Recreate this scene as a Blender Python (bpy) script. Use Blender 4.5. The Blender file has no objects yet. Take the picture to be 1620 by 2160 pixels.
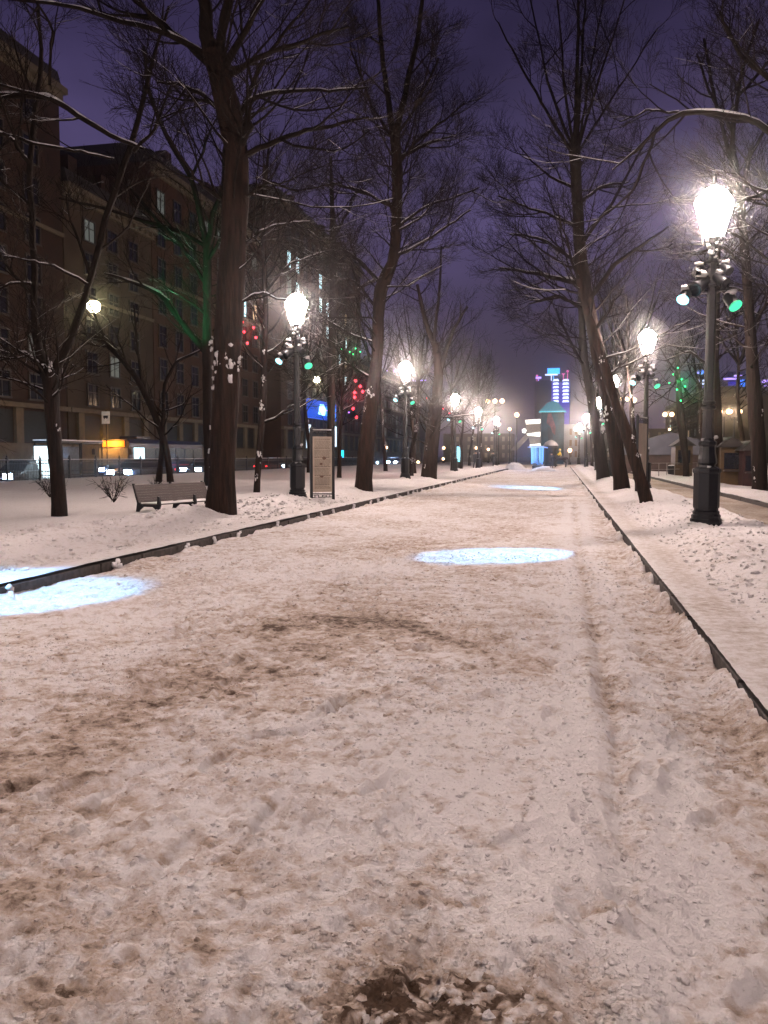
import bpy, math, random
import numpy as np
from mathutils import Vector, Matrix, Euler

# ------------------------------------------------------------------ camera, sky, exposure
C = bpy.data.collections.new("Scene"); bpy.context.scene.collection.children.link(C)
S = bpy.context.scene
HAZE, BLOOM_G = 0.0008, 0.972  # density and anisotropy of the added bloom volume
CAMH, YAW, FPX = 1.4, math.radians(12.1), 1747.0
PITCH = math.atan(118/FPX)
cd = bpy.data.cameras.new("Camera"); cam = bpy.data.objects.new("Camera", cd); C.objects.link(cam)
cam.location = (0, 0, CAMH); cam.rotation_euler = (math.pi/2-PITCH, 0, YAW)
cd.sensor_fit = 'VERTICAL'; cd.sensor_height = 36; cd.sensor_width = 27; cd.lens = FPX/2160*36
cd.clip_start = 0.05; cd.clip_end = 5000
S.camera = cam
S.view_settings.view_transform = 'Standard'; S.view_settings.look = 'None'
S.view_settings.exposure = 0.0; S.view_settings.gamma = 1
S.render.film_transparent = False
cy = S.cycles
cy.use_denoising = True; cy.max_bounces = 5; cy.diffuse_bounces = 2; cy.glossy_bounces = 2
cy.transmission_bounces = 2; cy.volume_bounces = 0; cy.transparent_max_bounces = 6
cy.sample_clamp_indirect = 3.0; cy.use_light_tree = True; cy.caustics_reflective = False; cy.caustics_refractive = False
cy.use_adaptive_sampling = True; cy.adaptive_threshold = 0.02

w = bpy.data.worlds.new("World"); S.world = w; w.use_nodes = True
nt = w.node_tree; nt.nodes.clear()
def wn(t, **k):
    n = nt.nodes.new(t)
    for a, b in k.items(): setattr(n, a, b)
    return n
tc = wn('ShaderNodeTexCoord'); sp = wn('ShaderNodeSeparateXYZ'); nt.links.new(tc.outputs['Generated'], sp.inputs[0])
rp = wn('ShaderNodeValToRGB'); nt.links.new(sp.outputs['Z'], rp.inputs[0])
els = rp.color_ramp.elements
els[0].position = 0.0; els[0].color = (0.042, 0.029, 0.060, 1)
els[1].position = 1.0; els[1].color = (0.008, 0.006, 0.022, 1)
for p_, c_ in ((0.12, (0.050, 0.038, 0.085, 1)), (0.26, (0.058, 0.045, 0.110, 1)), (0.42, (0.028, 0.021, 0.058, 1)), (0.6, (0.011, 0.008, 0.026, 1))):
    e = els.new(p_); e.color = c_
nz = wn('ShaderNodeTexNoise'); nz.inputs['Scale'].default_value = 2.6; nz.inputs['Detail'].default_value = 5
mp = wn('ShaderNodeMapping'); mp.inputs['Scale'].default_value = (1, 1, 2.4)
nt.links.new(tc.outputs['Generated'], mp.inputs[0]); nt.links.new(mp.outputs[0], nz.inputs['Vector'])
mr = wn('ShaderNodeMapRange'); mr.inputs[1].default_value = .3; mr.inputs[2].default_value = .7; mr.inputs[3].default_value = .4; mr.inputs[4].default_value = 1.75
nt.links.new(nz.outputs['Fac'], mr.inputs[0])
mx = wn('ShaderNodeVectorMath', operation='SCALE'); nt.links.new(rp.outputs[0], mx.inputs[0]); nt.links.new(mr.outputs[0], mx.inputs['Scale'])
bg = wn('ShaderNodeBackground'); bg.inputs[1].default_value = 1.15
nt.links.new(mx.outputs[0], bg.inputs[0]); ow = wn('ShaderNodeOutputWorld'); nt.links.new(bg.outputs[0], ow.inputs[0])

# ------------------------------------------------------------------ geometry of the view: pixel of the 1620x2160 photo -> metric points
RM = cam.rotation_euler.to_matrix()
def ray(px, py): return (RM @ Vector(((px-810)/FPX, (1080-py)/FPX, -1.0)))
def G(px, py, z=0.0):
    r = ray(px, py); t = (z-CAMH)/r.z; return Vector((r.x*t, r.y*t, z))
def D(px, py, Y):
    r = ray(px, py); t = Y/r.y; return Vector((r.x*t, Y, CAMH+r.z*t))
def XH(px, py, X):
    r = ray(px, py); t = X/r.x; return Vector((X, r.y*t, CAMH+r.z*t))
def depth(p): return -math.sin(YAW)*p[0] + math.cos(YAW)*p[1]

# ------------------------------------------------------------------ numpy value noise
def hsh(ix, iy, iz, s):
    n = (ix*374761393 + iy*668265263 + iz*2147483647 + s*1274126177) & 0xffffffff
    n = ((n ^ (n >> 13))*1274126177) & 0xffffffff
    return ((n ^ (n >> 16)) & 0xffff)/65535.0
def vn(x, y, s=0, z=None):
    x = np.asarray(x, float); y = np.asarray(y, float)
    ix = np.floor(x).astype(np.int64); iy = np.floor(y).astype(np.int64)
    fx = x-ix; fy = y-iy; fx = fx*fx*(3-2*fx); fy = fy*fy*(3-2*fy)
    def h(a, b): return hsh(ix+a, iy+b, 0*ix, s)
    return (h(0,0)*(1-fx)+h(1,0)*fx)*(1-fy) + (h(0,1)*(1-fx)+h(1,1)*fx)*fy
def fbm(x, y, o=4, s=0, g=0.5):
    v = 0; a = 1; t = 0
    for i in range(o):
        v = v + a*vn(x*2**i+i*17.3, y*2**i+i*9.1, s+i); t += a; a *= g
    return v/t

# ------------------------------------------------------------------ materials
MATS = {}
def nodemat(name):
    m = bpy.data.materials.new(name); m.use_nodes = True; t = m.node_tree
    return m, t, t.nodes['Principled BSDF']
def mat(name, col, rough=.6, metal=0.0, var=0.15, scale=8, bump=0.0, emis=None, es=0, col2=None, stretch=(1,1,1), bdist=.02, spec=.5):
    if name in MATS: return MATS[name]
    m, t, b = nodemat(name)
    b.inputs['Roughness'].default_value = rough; b.inputs['Metallic'].default_value = metal
    b.inputs['Specular IOR Level'].default_value = spec
    N = t.nodes.new; L = t.links.new
    tcn = N('ShaderNodeTexCoord'); mpn = N('ShaderNodeMapping'); mpn.inputs['Scale'].default_value = stretch
    L(tcn.outputs['Object'], mpn.inputs[0])
    n = N('ShaderNodeTexNoise'); n.inputs['Scale'].default_value = scale; n.inputs['Detail'].default_value = 6; L(mpn.outputs[0], n.inputs['Vector'])
    r = N('ShaderNodeValToRGB'); L(n.outputs['Fac'], r.inputs[0])
    c2 = col2 or tuple(min(1, c*(1+var)) for c in col); c1 = col if col2 else tuple(c*(1-var) for c in col)
    r.color_ramp.elements[0].position = .35; r.color_ramp.elements[1].position = .65
    r.color_ramp.elements[0].color = (*c1, 1); r.color_ramp.elements[1].color = (*c2, 1)
    L(r.outputs[0], b.inputs['Base Color'])
    if bump:
        bn = N('ShaderNodeBump'); bn.inputs['Strength'].default_value = bump; bn.inputs['Distance'].default_value = bdist
        L(n.outputs['Fac'], bn.inputs['Height']); L(bn.outputs[0], b.inputs['Normal'])
    if emis:
        b.inputs['Emission Color'].default_value = (*emis, 1); b.inputs['Emission Strength'].default_value = es
    MATS[name] = m; return m
def emit(name, col, s):
    return mat(name, tuple(.12*min(.8, c) for c in col), rough=.4, emis=col, es=s, var=.02)

M_SNOW = mat('snow', (.70,.68,.68), rough=.75, var=.06, scale=5, bump=.6, bdist=.03, spec=.3)
M_BSNOW = mat('branch_snow', (.50,.48,.48), rough=.8, var=.1, scale=12, bump=.3, spec=.2)
def bark(name, a, b_, sc=1.0):
    m, t, b = nodemat(name); N = t.nodes.new; L = t.links.new
    tcn = N('ShaderNodeTexCoord'); mpn = N('ShaderNodeMapping'); mpn.inputs['Scale'].default_value = (14*sc, 14*sc, 1.6*sc); L(tcn.outputs['Object'], mpn.inputs[0])
    n = N('ShaderNodeTexNoise'); n.inputs['Scale'].default_value = 1.0; n.inputs['Detail'].default_value = 7; n.inputs['Roughness'].default_value = .62; L(mpn.outputs[0], n.inputs['Vector'])
    n2 = N('ShaderNodeTexNoise'); n2.inputs['Scale'].default_value = 1.3; L(tcn.outputs['Object'], n2.inputs['Vector'])
    r = N('ShaderNodeValToRGB'); L(n.outputs['Fac'], r.inputs[0])
    r.color_ramp.elements[0].position = .38; r.color_ramp.elements[1].position = .64
    r.color_ramp.elements[0].color = (*a, 1); r.color_ramp.elements[1].color = (*b_, 1)
    L(r.outputs[0], b.inputs['Base Color']); b.inputs['Roughness'].default_value = .9; b.inputs['Specular IOR Level'].default_value = .2
    bn = N('ShaderNodeBump'); bn.inputs['Strength'].default_value = 1; bn.inputs['Distance'].default_value = .05; L(n.outputs['Fac'], bn.inputs['Height']); L(bn.outputs[0], b.inputs['Normal'])
    return m
M_BARK = bark('bark', (.005,.003,.0022), (.018,.010,.0075))
M_BARK2 = bark('bark_red', (.006,.003,.002), (.026,.0125,.008))
M_TWIG = mat('twig', (.010,.0065,.005), rough=.9, var=.3, scale=3, spec=.1)
M_IRON = mat('black_iron', (.004,.0045,.007), rough=.42, var=.3, scale=30, bump=.12, bdist=.004, spec=.35)
M_KERB = mat('kerb_stone', (.045,.036,.032), rough=.85, var=.4, scale=14, bump=.5, bdist=.01)
M_LANT = emit('lantern_glow', (1.0,.80,.725), 585)
M_WOOD = mat('bench_wood', (.05,.034,.03), rough=.6, var=.35, scale=4, stretch=(2,.4,12), bump=.2, bdist=.004)
M_GLASS = mat('dark_glass', (.012,.013,.018), rough=.12, var=.2)
M_GREENL = emit('green_lens', (.05,.80,.38), 1.5)
M_CYANL = emit('cyan_lens', (.30,.80,.9), 4)
M_ASPH = mat('asphalt', (.026,.024,.024), rough=.55, var=.4, scale=3, bump=.3)

# ------------------------------------------------------------------ object helpers
def tag(o, label=None, cat=None, group=None, kind=None):
    if label: o['label'] = label
    if cat: o['category'] = cat
    if group: o['group'] = group
    if kind: o['kind'] = kind
    return o
def empty(name, loc, rz=0, label=None, cat=None, group=None):
    o = bpy.data.objects.new(name, None); C.objects.link(o); o.location = loc; o.rotation_euler = (0, 0, rz); o.empty_display_size = .2
    return tag(o, label, cat, group)
def kids(o): return [c for c in C.objects if c.parent == o]
_kid = {}
def copy_tree(o, parent=None, known=None):
    if known is None:
        known = {}
        for c in C.objects:
            if c.parent: known.setdefault(c.parent.name, []).append(c)
    c = o.copy(); C.objects.link(c)
    if parent: c.parent = parent
    for k in known.get(o.name, []): copy_tree(k, c, known)
    return c
def npmesh(name, V, Fq, m, parent=None, smooth=True, loc=None):
    """V (n,3); Fq list/array of equally sized faces"""
    me = bpy.data.meshes.new(name); V = np.asarray(V, np.float32); Fq = np.asarray(Fq, np.int32)
    k = Fq.shape[1]
    me.vertices.add(len(V)); me.vertices.foreach_set('co', V.ravel())
    me.loops.add(Fq.size); me.loops.foreach_set('vertex_index', Fq.ravel())
    me.polygons.add(len(Fq)); me.polygons.foreach_set('loop_start', np.arange(0, Fq.size, k, dtype=np.int32))
    me.update(calc_edges=True); me.validate()
    me.polygons.foreach_set('use_smooth', [smooth]*len(me.polygons))
    me.materials.append(m); o = bpy.data.objects.new(name, me); C.objects.link(o)
    if parent: o.parent = parent
    if loc is not None: o.location = loc
    return o
class MB:
    def __init__(s): s.v = []; s.f = []
    def add(s, vs, fs):
        b = len(s.v); s.v += [tuple(v) for v in vs]; s.f += [tuple(b+i for i in f) for f in fs]; return s
    def box(s, x0, y0, z0, x1, y1, z1, rot=None, off=None):
        vs = [Vector((x, y, z)) for z in (z0, z1) for y in (y0, y1) for x in (x0, x1)]
        if rot is not None: vs = [rot @ v for v in vs]
        if off is not None: vs = [v + Vector(off) for v in vs]
        return s.add(vs, [(0,2,3,1),(4,5,7,6),(0,1,5,4),(2,6,7,3),(0,4,6,2),(1,3,7,5)])
    def tube(s, pts, rad, n=8, cap=True):
        pts = [Vector(p) for p in pts]
        if not hasattr(rad, '__len__'): rad = [rad]*len(pts)
        vs = []; fs = []
        for i, p in enumerate(pts):
            t = (pts[min(i+1, len(pts)-1)]-pts[max(i-1, 0)]).normalized()
            u = t.cross(Vector((0,0,1)) if abs(t.z) < .9 else Vector((1,0,0))).normalized(); w_ = t.cross(u)
            for k in range(n):
                a = 2*math.pi*k/n; vs.append(p + (u*math.cos(a)+w_*math.sin(a))*rad[i])
        for i in range(len(pts)-1):
            for k in range(n): fs.append((i*n+k, i*n+(k+1)%n, (i+1)*n+(k+1)%n, (i+1)*n+k))
        if cap: fs += [tuple(range(n))[::-1], tuple((len(pts)-1)*n+k for k in range(n))]
        return s.add(vs, fs)
    def lathe(s, prof, n=16, loc=(0,0,0), flute=0.0, tw=0.0):
        vs = []; fs = []
        for i, (r, z) in enumerate(prof):
            for k in range(n):
                a = 2*math.pi*(k+tw)/n; rr = r*(1-(flute if k % 2 else 0))
                vs.append((loc[0]+rr*math.cos(a), loc[1]+rr*math.sin(a), loc[2]+z))
        for i in range(len(prof)-1):
            for k in range(n): fs.append((i*n+k, i*n+(k+1)%n, (i+1)*n+(k+1)%n, (i+1)*n+k))
        fs += [tuple(range(n))[::-1], tuple((len(prof)-1)*n+k for k in range(n))]
        return s.add(vs, fs)
    def prism(s, outline, y0, y1, axis='y'):
        n = len(outline)
        if axis == 'y': vs = [(a, y0, b) for a, b in outline] + [(a, y1, b) for a, b in outline]
        elif axis == 'x': vs = [(y0, a, b) for a, b in outline] + [(y1, a, b) for a, b in outline]
        else: vs = [(a, b, y0) for a, b in outline] + [(a, b, y1) for a, b in outline]
        return s.add(vs, [tuple(range(n)), tuple(range(2*n-1, n-1, -1))] + [(i, n+i, n+(i+1)%n, (i+1)%n) for i in range(n)])
    def lump(s, c, r, seed=0, n=8, m=5, flat=.7):
        rng = random.Random(seed); vs = []; fs = []
        for i in range(m+1):
            th = math.pi*i/m
            for k in range(n):
                a = 2*math.pi*k/n; q = r*(.5+.85*rng.random()) if 0 < i < m else r*.85
                vs.append((c[0]+q*math.sin(th)*math.cos(a), c[1]+q*math.sin(th)*math.sin(a), c[2]+q*flat*math.cos(th)))
        for i in range(m):
            for k in range(n): fs.append((i*n+k, (i+1)*n+k, (i+1)*n+(k+1)%n, i*n+(k+1)%n))
        return s.add(vs, fs)
    def build(s, name, m, parent=None, bev=0, smooth=False, loc=None):
        me = bpy.data.meshes.new(name); me.from_pydata(s.v, [], s.f); me.update()
        if smooth:
            for p in me.polygons: p.use_smooth = True
        me.materials.append(m); o = bpy.data.objects.new(name, me); C.objects.link(o)
        if parent: o.parent = parent
        if loc is not None: o.location = loc
        if bev:
            b = o.modifiers.new('bevel', 'BEVEL'); b.width = bev; b.segments = 2; b.limit_method = 'ANGLE'
        return o
def orient(o, d):   # local -Z along d
    o.rotation_euler = Vector(d).to_track_quat('-Z', 'Y').to_euler()
def light(kind, name, loc, power, col, target=None, size=.1, angle=40, blend=.3, parent=None):
    l = bpy.data.lights.new(name, kind); l.energy = power; l.color = col
    if kind in ('POINT', 'SPOT'): l.shadow_soft_size = size
    if kind == 'SPOT': l.spot_size = math.radians(angle); l.spot_blend = blend
    o = bpy.data.objects.new(name, l); C.objects.link(o); o.location = loc
    if target is not None: orient(o, Vector(target)-Vector(loc))
    return o

# ------------------------------------------------------------------ ground, path, banks (the setting)
XL, XR = -5.42, 1.0       # foot of the two kerbs
def sstep(a, b, x): t = np.clip((x-a)/(b-a), 0, 1); return t*t*(3-2*t)
def grid(name, xs, ys, zf, m, attrs=None):
    X, Y = np.meshgrid(xs, ys); Z, A = zf(X, Y)
    V = np.stack([X.ravel(), Y.ravel(), Z.ravel()], 1); nx, ny = len(xs), len(ys)
    I = np.arange(nx*ny).reshape(ny, nx)
    F_ = np.stack([I[:-1,:-1].ravel(), I[:-1,1:].ravel(), I[1:,1:].ravel(), I[1:,:-1].ravel()], 1)
    o = npmesh(name, V, F_, m)
    if A is not None:
        at = o.data.attributes.new('dirt', 'FLOAT', 'POINT'); at.data.foreach_set('value', A.ravel().astype(np.float32))
    tag(o, kind='structure'); return o
def geo(a, b, r, m): 
    ys = [a]
    while ys[-1] < b: ys.append(ys[-1] + max(m, r*abs(ys[-1])))
    return np.array(ys)
# snow with dirt attribute
def snow_mat(name, clean, dirty, dark):
    m, t, b = nodemat(name); N = t.nodes.new; L = t.links.new
    a = N('ShaderNodeAttribute'); a.attribute_name = 'dirt'
    tcn = N('ShaderNodeTexCoord')
    n = N('ShaderNodeTexNoise'); n.inputs['Scale'].default_value = 13; n.inputs['Detail'].default_value = 9; n.inputs['Roughness'].default_value = .72; L(tcn.outputs['Object'], n.inputs['Vector'])
    n3 = N('ShaderNodeTexNoise'); n3.inputs['Scale'].default_value = 60; n3.inputs['Detail'].default_value = 4; L(tcn.outputs['Object'], n3.inputs['Vector'])
    ma = N('ShaderNodeMath'); ma.operation = 'MULTIPLY_ADD'; L(n.outputs['Fac'], ma.inputs[0]); ma.inputs[1].default_value = 2.0; ma.inputs[2].default_value = -1.0
    ad = N('ShaderNodeMath'); ad.operation = 'ADD'; L(a.outputs['Fac'], ad.inputs[0]); L(ma.outputs[0], ad.inputs[1])
    r = N('ShaderNodeValToRGB'); L(ad.outputs[0], r.inputs[0])
    e = r.color_ramp.elements; e[0].position = .02; e[0].color = (*clean, 1); e[1].position = .55; e[1].color = (*dirty, 1)
    q = e.new(1.0); q.color = (*dark, 1)
    L(r.outputs[0], b.inputs['Base Color']); b.inputs['Roughness'].default_value = .8; b.inputs['Specular IOR Level'].default_value = .25
    hh = N('ShaderNodeMath'); hh.operation = 'MULTIPLY_ADD'; L(n3.outputs['Fac'], hh.inputs[0]); hh.inputs[1].default_value = .35; L(n.outputs['Fac'], hh.inputs[2])
    bn = N('ShaderNodeBump'); bn.inputs['Strength'].default_value = 1.0; bn.inputs['Distance'].default_value = .035; L(hh.outputs[0], bn.inputs['Height']); L(bn.outputs[0], b.inputs['Normal'])
    return m
M_PATH = snow_mat('trodden_snow', (.74,.70,.69), (.47,.37,.30), (.09,.055,.035))
M_BANK = snow_mat('bank_snow', (.76,.72,.71), (.50,.42,.36), (.16,.12,.09))
M_SIDE = snow_mat('side_path_slush', (.52,.44,.37), (.28,.21,.155), (.10,.07,.05))

def seg_d(X, Y, pts):
    d = np.full(X.shape, 1e9)
    for (x0,y0), (x1,y1) in zip(pts[:-1], pts[1:]):
        dx, dy = x1-x0, y1-y0; t = np.clip(((X-x0)*dx+(Y-y0)*dy)/(dx*dx+dy*dy), 0, 1)
        d = np.minimum(d, np.hypot(X-x0-t*dx, Y-y0-t*dy))
    return d
def gp(*pp): return [tuple(G(a, b)[:2]) for a, b in pp]
RUT = gp((1212,1060),(1222,1180),(1245,1290),(1282,1430),(1302,1600),(1312,1780),(1315,1900)) 
RUT2 = gp((1240,1900),(1238,2000),(1225,2200))
BROWN = gp((560,1330),(720,1300),(860,1320),(1010,1375),(1160,1420),(1290,1470),(1420,1510),(1640,1580))
BROWN2 = gp((0,1740),(330,1560),(640,1420),(760,1230))
PATCH = gp((790,2130),(880,2085),(960,2110),(1060,2140))
rngp = np.random.default_rng(5)
def path_z(X, Y):
    dist = np.maximum(np.hypot(X, Y), 1)
    z = .022*(fbm(X*1.1, Y*.9, 3, 1)-.5) + .030*(fbm(X*5, Y*5, 3, 11)-.5)
    fine = fbm(X*15, Y*15, 4, 21, .62)-.5
    rough = .35+.9*sstep(.35, .7, fbm(X*.8, Y*.8, 3, 31)) + .25*sstep(5, 2, Y)
    near = .45+.55*sstep(22, 4, dist)
    z = z + .026*fine*rough*near + .020*(fbm(X*30, Y*30, 3, 23, .7)-.5)*(.6+.4*rough)*near
    # lumps of churned snow
    lum = np.clip(fbm(X*24, Y*24, 2, 41)-.58, 0, 1); z = z + .06*lum*rough*near
    dirt = .15 + .7*(fbm(X*.9, Y*.6, 4, 51)-.45) + 1.3*(fbm(X*7, Y*8, 5, 53, .75)-.5)*sstep(.3,.6,fbm(X*.7,Y*.5,3,55)+.15)
    # footprints
    n = 800
    fx = rngp.uniform(XL+.2, XR-.1, n); fy = 1.6 + 20*rngp.random(n)**1.5; fa = rngp.normal(0, .45, n); fd = rngp.uniform(.009, .026, n)
    ys = Y[:,0]; xs = X[0]
    for k in range(n):
        j0, j1 = np.searchsorted(ys, [fy[k]-.3, fy[k]+.3]); i0, i1 = np.searchsorted(xs, [fx[k]-.3, fx[k]+.3])
        if j1 <= j0 or i1 <= i0: continue
        dx = X[j0:j1, i0:i1]-fx[k]; dy = Y[j0:j1, i0:i1]-fy[k]
        c, s = math.cos(fa[k]), math.sin(fa[k]); u = (dx*c+dy*s)/.055; v = (-dx*s+dy*c)/.15
        rr = np.sqrt(u*u+v*v)
        z[j0:j1, i0:i1] += -fd[k]*sstep(1.15, .75, rr) + .35*fd[k]*np.exp(-((rr-1.3)/.22)**2)
    # ruts and brown bands
    for r_ in (RUT, RUT2):
        d = seg_d(X, Y, r_); z = z - .022*np.exp(-(d/.05)**2) + .012*np.exp(-((d-.11)/.05)**2)
        dirt = dirt + .10*np.exp(-(d/.05)**2) - .25*np.exp(-((d-.2)/.13)**2)
    nb = fbm(X*3, Y*3, 4, 61)
    dirt = dirt + .60*np.exp(-(seg_d(X, Y, BROWN)/(.16+.02*Y))**2)*nb
    dirt = dirt + .30*np.exp(-(seg_d(X, Y, BROWN2)/(.75))**2)*nb
    dp = np.exp(-(seg_d(X, Y, PATCH)/.15)**2)*sstep(.30,.62,fbm(X*20,Y*24,5,77,.85)); dirt = dirt + 1.25*dp
    # scattered pits showing dark slush
    pit = sstep(.68, .80, fbm(X*9, Y*9, 3, 71, .7))*sstep(12, 2.5, dist); dirt = dirt+.35*pit; z = z-.010*pit
    crumb = fbm(X*5, Y*7, 5, 73, .75); dirt = dirt + .55*np.clip(crumb-.56, 0, 1)*4*sstep(.40,.62,fbm(X*.6,Y*.6,3,75))*.6
    # drift against the kerbs
    e = np.maximum(sstep(XR-.16, XR-.01, X)*(.4+1.3*sstep(.42,.7,fbm(X*2, Y*2.3, 4, 81))), .75*sstep(XL+.14, XL+.01, X)*sstep(.5,.75,fbm(X*2, Y*1.4, 3, 83)))
    z = z + .06*e; dirt = dirt - .1*e
    cl = sstep(.6, .2, dirt)
    return z, dirt
xs = np.linspace(XL, XR, 520)
ys = np.concatenate([np.arange(-6, 1.5, .06), geo(1.5, 112, .0052, .012)])
path = grid('path', xs, ys, path_z, M_PATH)

# left lawn with a cleared-snow ridge along the kerb
def lawn_z(X, Y):
    d = -(X-XL)         # distance from kerb
    base = .135 + .10*sstep(4, 19, d)
    ridge = np.exp(-((d-1.9)/.85)**2)*(.12+.16*fbm(X*1.2, Y*1.2, 3, 101))
    ridge = ridge*(.75+.5*fbm(X*4, Y*4, 3, 102))
    z = base + ridge + .05*(fbm(X*.5, Y*.5, 3, 103)-.5)*sstep(.5, 3, d) + .13*(fbm(X*4, Y*4, 5, 104, .62)-.5)*np.exp(-((d-1.7)/1.2)**2) + .015*(fbm(X*3, Y*3, 3, 105)-.5)
    dirt = .0 + .25*(fbm(X*1.5, Y*1.5, 3, 106)-.5) + .12*np.exp(-((d-.5)/.35)**2)
    return z, dirt
xs = np.concatenate([-np.geomspace(-XL+20.4, -XL+3.1, 110), np.linspace(XL-3, XL-.02, 130)])
ys = np.concatenate([np.arange(-6, 4, .25), geo(4, 118, .007, .03)])
lawn = grid('lawn_snow', xs, ys, lawn_z, M_BANK)

# right verge: smooth strip, then bank, up to the side path
XS0, XS1 = 3.75, 5.35
def verge_z(X, Y):
    d = X-XR
    z = .136 + .016*(fbm(X*2, Y*1, 3, 201)-.5)
    bank = sstep(.45, 1.15, d)*(1-sstep(2.15, 2.75, d))
    z = z + bank*(.05+.20*fbm(X*1.3, Y*1.1, 3, 202)) + bank*.11*(fbm(X*4, Y*4, 5, 203, .6)-.5) + .018*(fbm(X*16, Y*16, 4, 204, .6)-.5)
    z = z*(1-sstep(2.3, 2.78, d)) + .0*d
    dirt = .02 + .5*(fbm(X*1.1, Y*1.1, 4, 205)-.5) + .30*np.exp(-((d-.28)/.22)**2) 
    return z, dirt
verge = grid('verge_snow', np.linspace(XR+.02, XS0+.05, 150), np.concatenate([np.arange(-6, 2, .15), geo(2, 112, .006, .02)]), verge_z, M_BANK)
def side_z(X, Y):
    return .03+.012*(fbm(X*4, Y*4, 3, 301)-.5), .35+.7*(fbm(X*1.5, Y*.7, 4, 302)-.5)
side = grid('side_path', np.linspace(XS0, XS1, 40), np.concatenate([np.arange(-6, 4, .3), geo(4, 112, .01, .05)]), side_z, M_SIDE)
def rlawn_z(X, Y):
    d = X-XS1
    return .14+.03*d/4*0+.06*(fbm(X*.6, Y*.6, 3, 401)-.5)+.02*(fbm(X*4, Y*4, 3, 402)-.5)+.12*np.exp(-((d-1.2)/.6)**2)*fbm(X*.8,Y*.5,2,403), .05+.3*(fbm(X, Y, 3, 404)-.5)
rl = grid('far_lawn_snow', np.concatenate([np.linspace(XS1+.1, XS1+4, 60), np.linspace(XS1+4.2, 26, 50)]), np.concatenate([np.arange(-6, 8, .4), geo(8, 118, .012, .08)]), rlawn_z, M_BANK)

# base ground, roads, pavement
MB().box(-900, -60, -.44, 900, 1600, -.34).build('ground', mat('far_ground', (.16,.14,.14), var=.5, scale=.05))['kind'] = 'structure'
MB().box(-38, -40, -.34, -26.6, 500, -.30).build('road', M_ASPH)['kind'] = 'structure'
MB().box(-60, -40, -.336, -38.05, 500, -.18).build('pavement', mat('pave', (.12,.11,.10), var=.3, scale=2))['kind'] = 'structure'
MB().box(26.5, -40, -.34, 36, 500, -.297).build('road_right', M_ASPH)['kind'] = 'structure'
MB().box(-26.5, -6.05, -.33, -25.3, 118, .17).build('boulevard_edge', M_KERB)['kind'] = 'structure'
def plaza_z(X, Y): return -.0+.03*(fbm(X*.5, Y*.5, 3, 501)-.5), .1+.4*(fbm(X*.3, Y*.3, 3, 502)-.5)
grid('plaza', np.linspace(-26, 26, 80), np.linspace(111.5, 200, 90), plaza_z, M_PATH)
def kerb(name, x0, x1, z1):
    b = MB(); y = -6.0; r = random.Random(3)
    while y < 112:
        b.box(x0+r.uniform(-.012,.012), y+.012, -.12, x1+r.uniform(-.012,.012), y+.988, z1+r.uniform(-.012,.008)); y += 1.0
    o = b.build(name, M_KERB, bev=.008); o['kind'] = 'structure'; return o
kerb('left_kerb', XL-.16, XL, .104); kerb('right_kerb', XR, XR+.15, .112); kerb('side_path_kerb', XS1, XS1+.13, .13)
b = MB(); r = random.Random(8)
y = 3.3
while y < 70:   # snow packed into the kerb joints
    for k in range(3): b.lump((XL+.015+r.uniform(0,.02), y+r.uniform(-.06,.06), .02+.035*k), .028+.018*r.random(), r.random(), 7, 4, 1.1)
    y += r.choice((1, 2, 2, 1))*1.0
o = b.build('kerb_joint_snow', M_SNOW, smooth=True); tag(o, 'small clumps of snow packed into the joints of the left kerb', 'snow', kind='stuff')

# ------------------------------------------------------------------ tube batcher for trees
def tubes(polys, sides):
    """polys: list of (pts (n,3), radii (n,)). Returns V, F (quads)"""
    Vs = []; Fs = []; base = 0; groups = {}
    for p, r in polys: groups.setdefault(len(p), []).append((p, r))
    for n, lst in groups.items():
        P = np.array([a for a, _ in lst]); R = np.array([c for _, c in lst]); k = len(lst)
        T = np.empty_like(P); T[:, 1:-1] = P[:, 2:]-P[:, :-2]; T[:, 0] = P[:, 1]-P[:, 0]; T[:, -1] = P[:, -1]-P[:, -2]
        T /= np.maximum(np.linalg.norm(T, axis=2, keepdims=True), 1e-9)
        mean = P[:, -1]-P[:, 0]; up = np.where(np.abs(mean[:, 2:3]) > .8*np.linalg.norm(mean, axis=1, keepdims=True), np.array([[1., 0, 0]]), np.array([[0., 0, 1]]))
        U = np.cross(T, up[:, None, :]); U /= np.maximum(np.linalg.norm(U, axis=2, keepdims=True), 1e-9); W = np.cross(T, U)
        a = np.arange(sides)*2*np.pi/sides
        V = P[:, :, None, :] + R[:, :, None, None]*(np.cos(a)[None, None, :, None]*U[:, :, None, :] + np.sin(a)[None, None, :, None]*W[:, :, None, :])
        Vs.append(V.reshape(-1, 3))
        I = base + np.arange(k*n*sides).reshape(k, n, sides); J = np.roll(I, -1, axis=2)
        Fs.append(np.stack([I[:, :-1].ravel(), J[:, :-1].ravel(), J[:, 1:].ravel(), I[:, 1:].ravel()], 1)); base += k*n*sides
    return np.concatenate(Vs), np.concatenate(Fs)
def smooth_poly(pts, rad, n):
    pts = np.array(pts, float); rad = np.array(rad, float)
    s = np.concatenate([[0], np.cumsum(np.linalg.norm(np.diff(pts, axis=0), axis=1))]); t = np.linspace(0, s[-1], n)
    # Catmull-like: interpolate then relax
    P = np.stack([np.interp(t, s, pts[:, i]) for i in range(3)], 1); R = np.interp(t, s, rad)
    for _ in range(1): P[1:-1] = .25*P[:-2]+.5*P[1:-1]+.25*P[2:]
    return P, R
UPV = np.array([0, 0, 1.])
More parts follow.
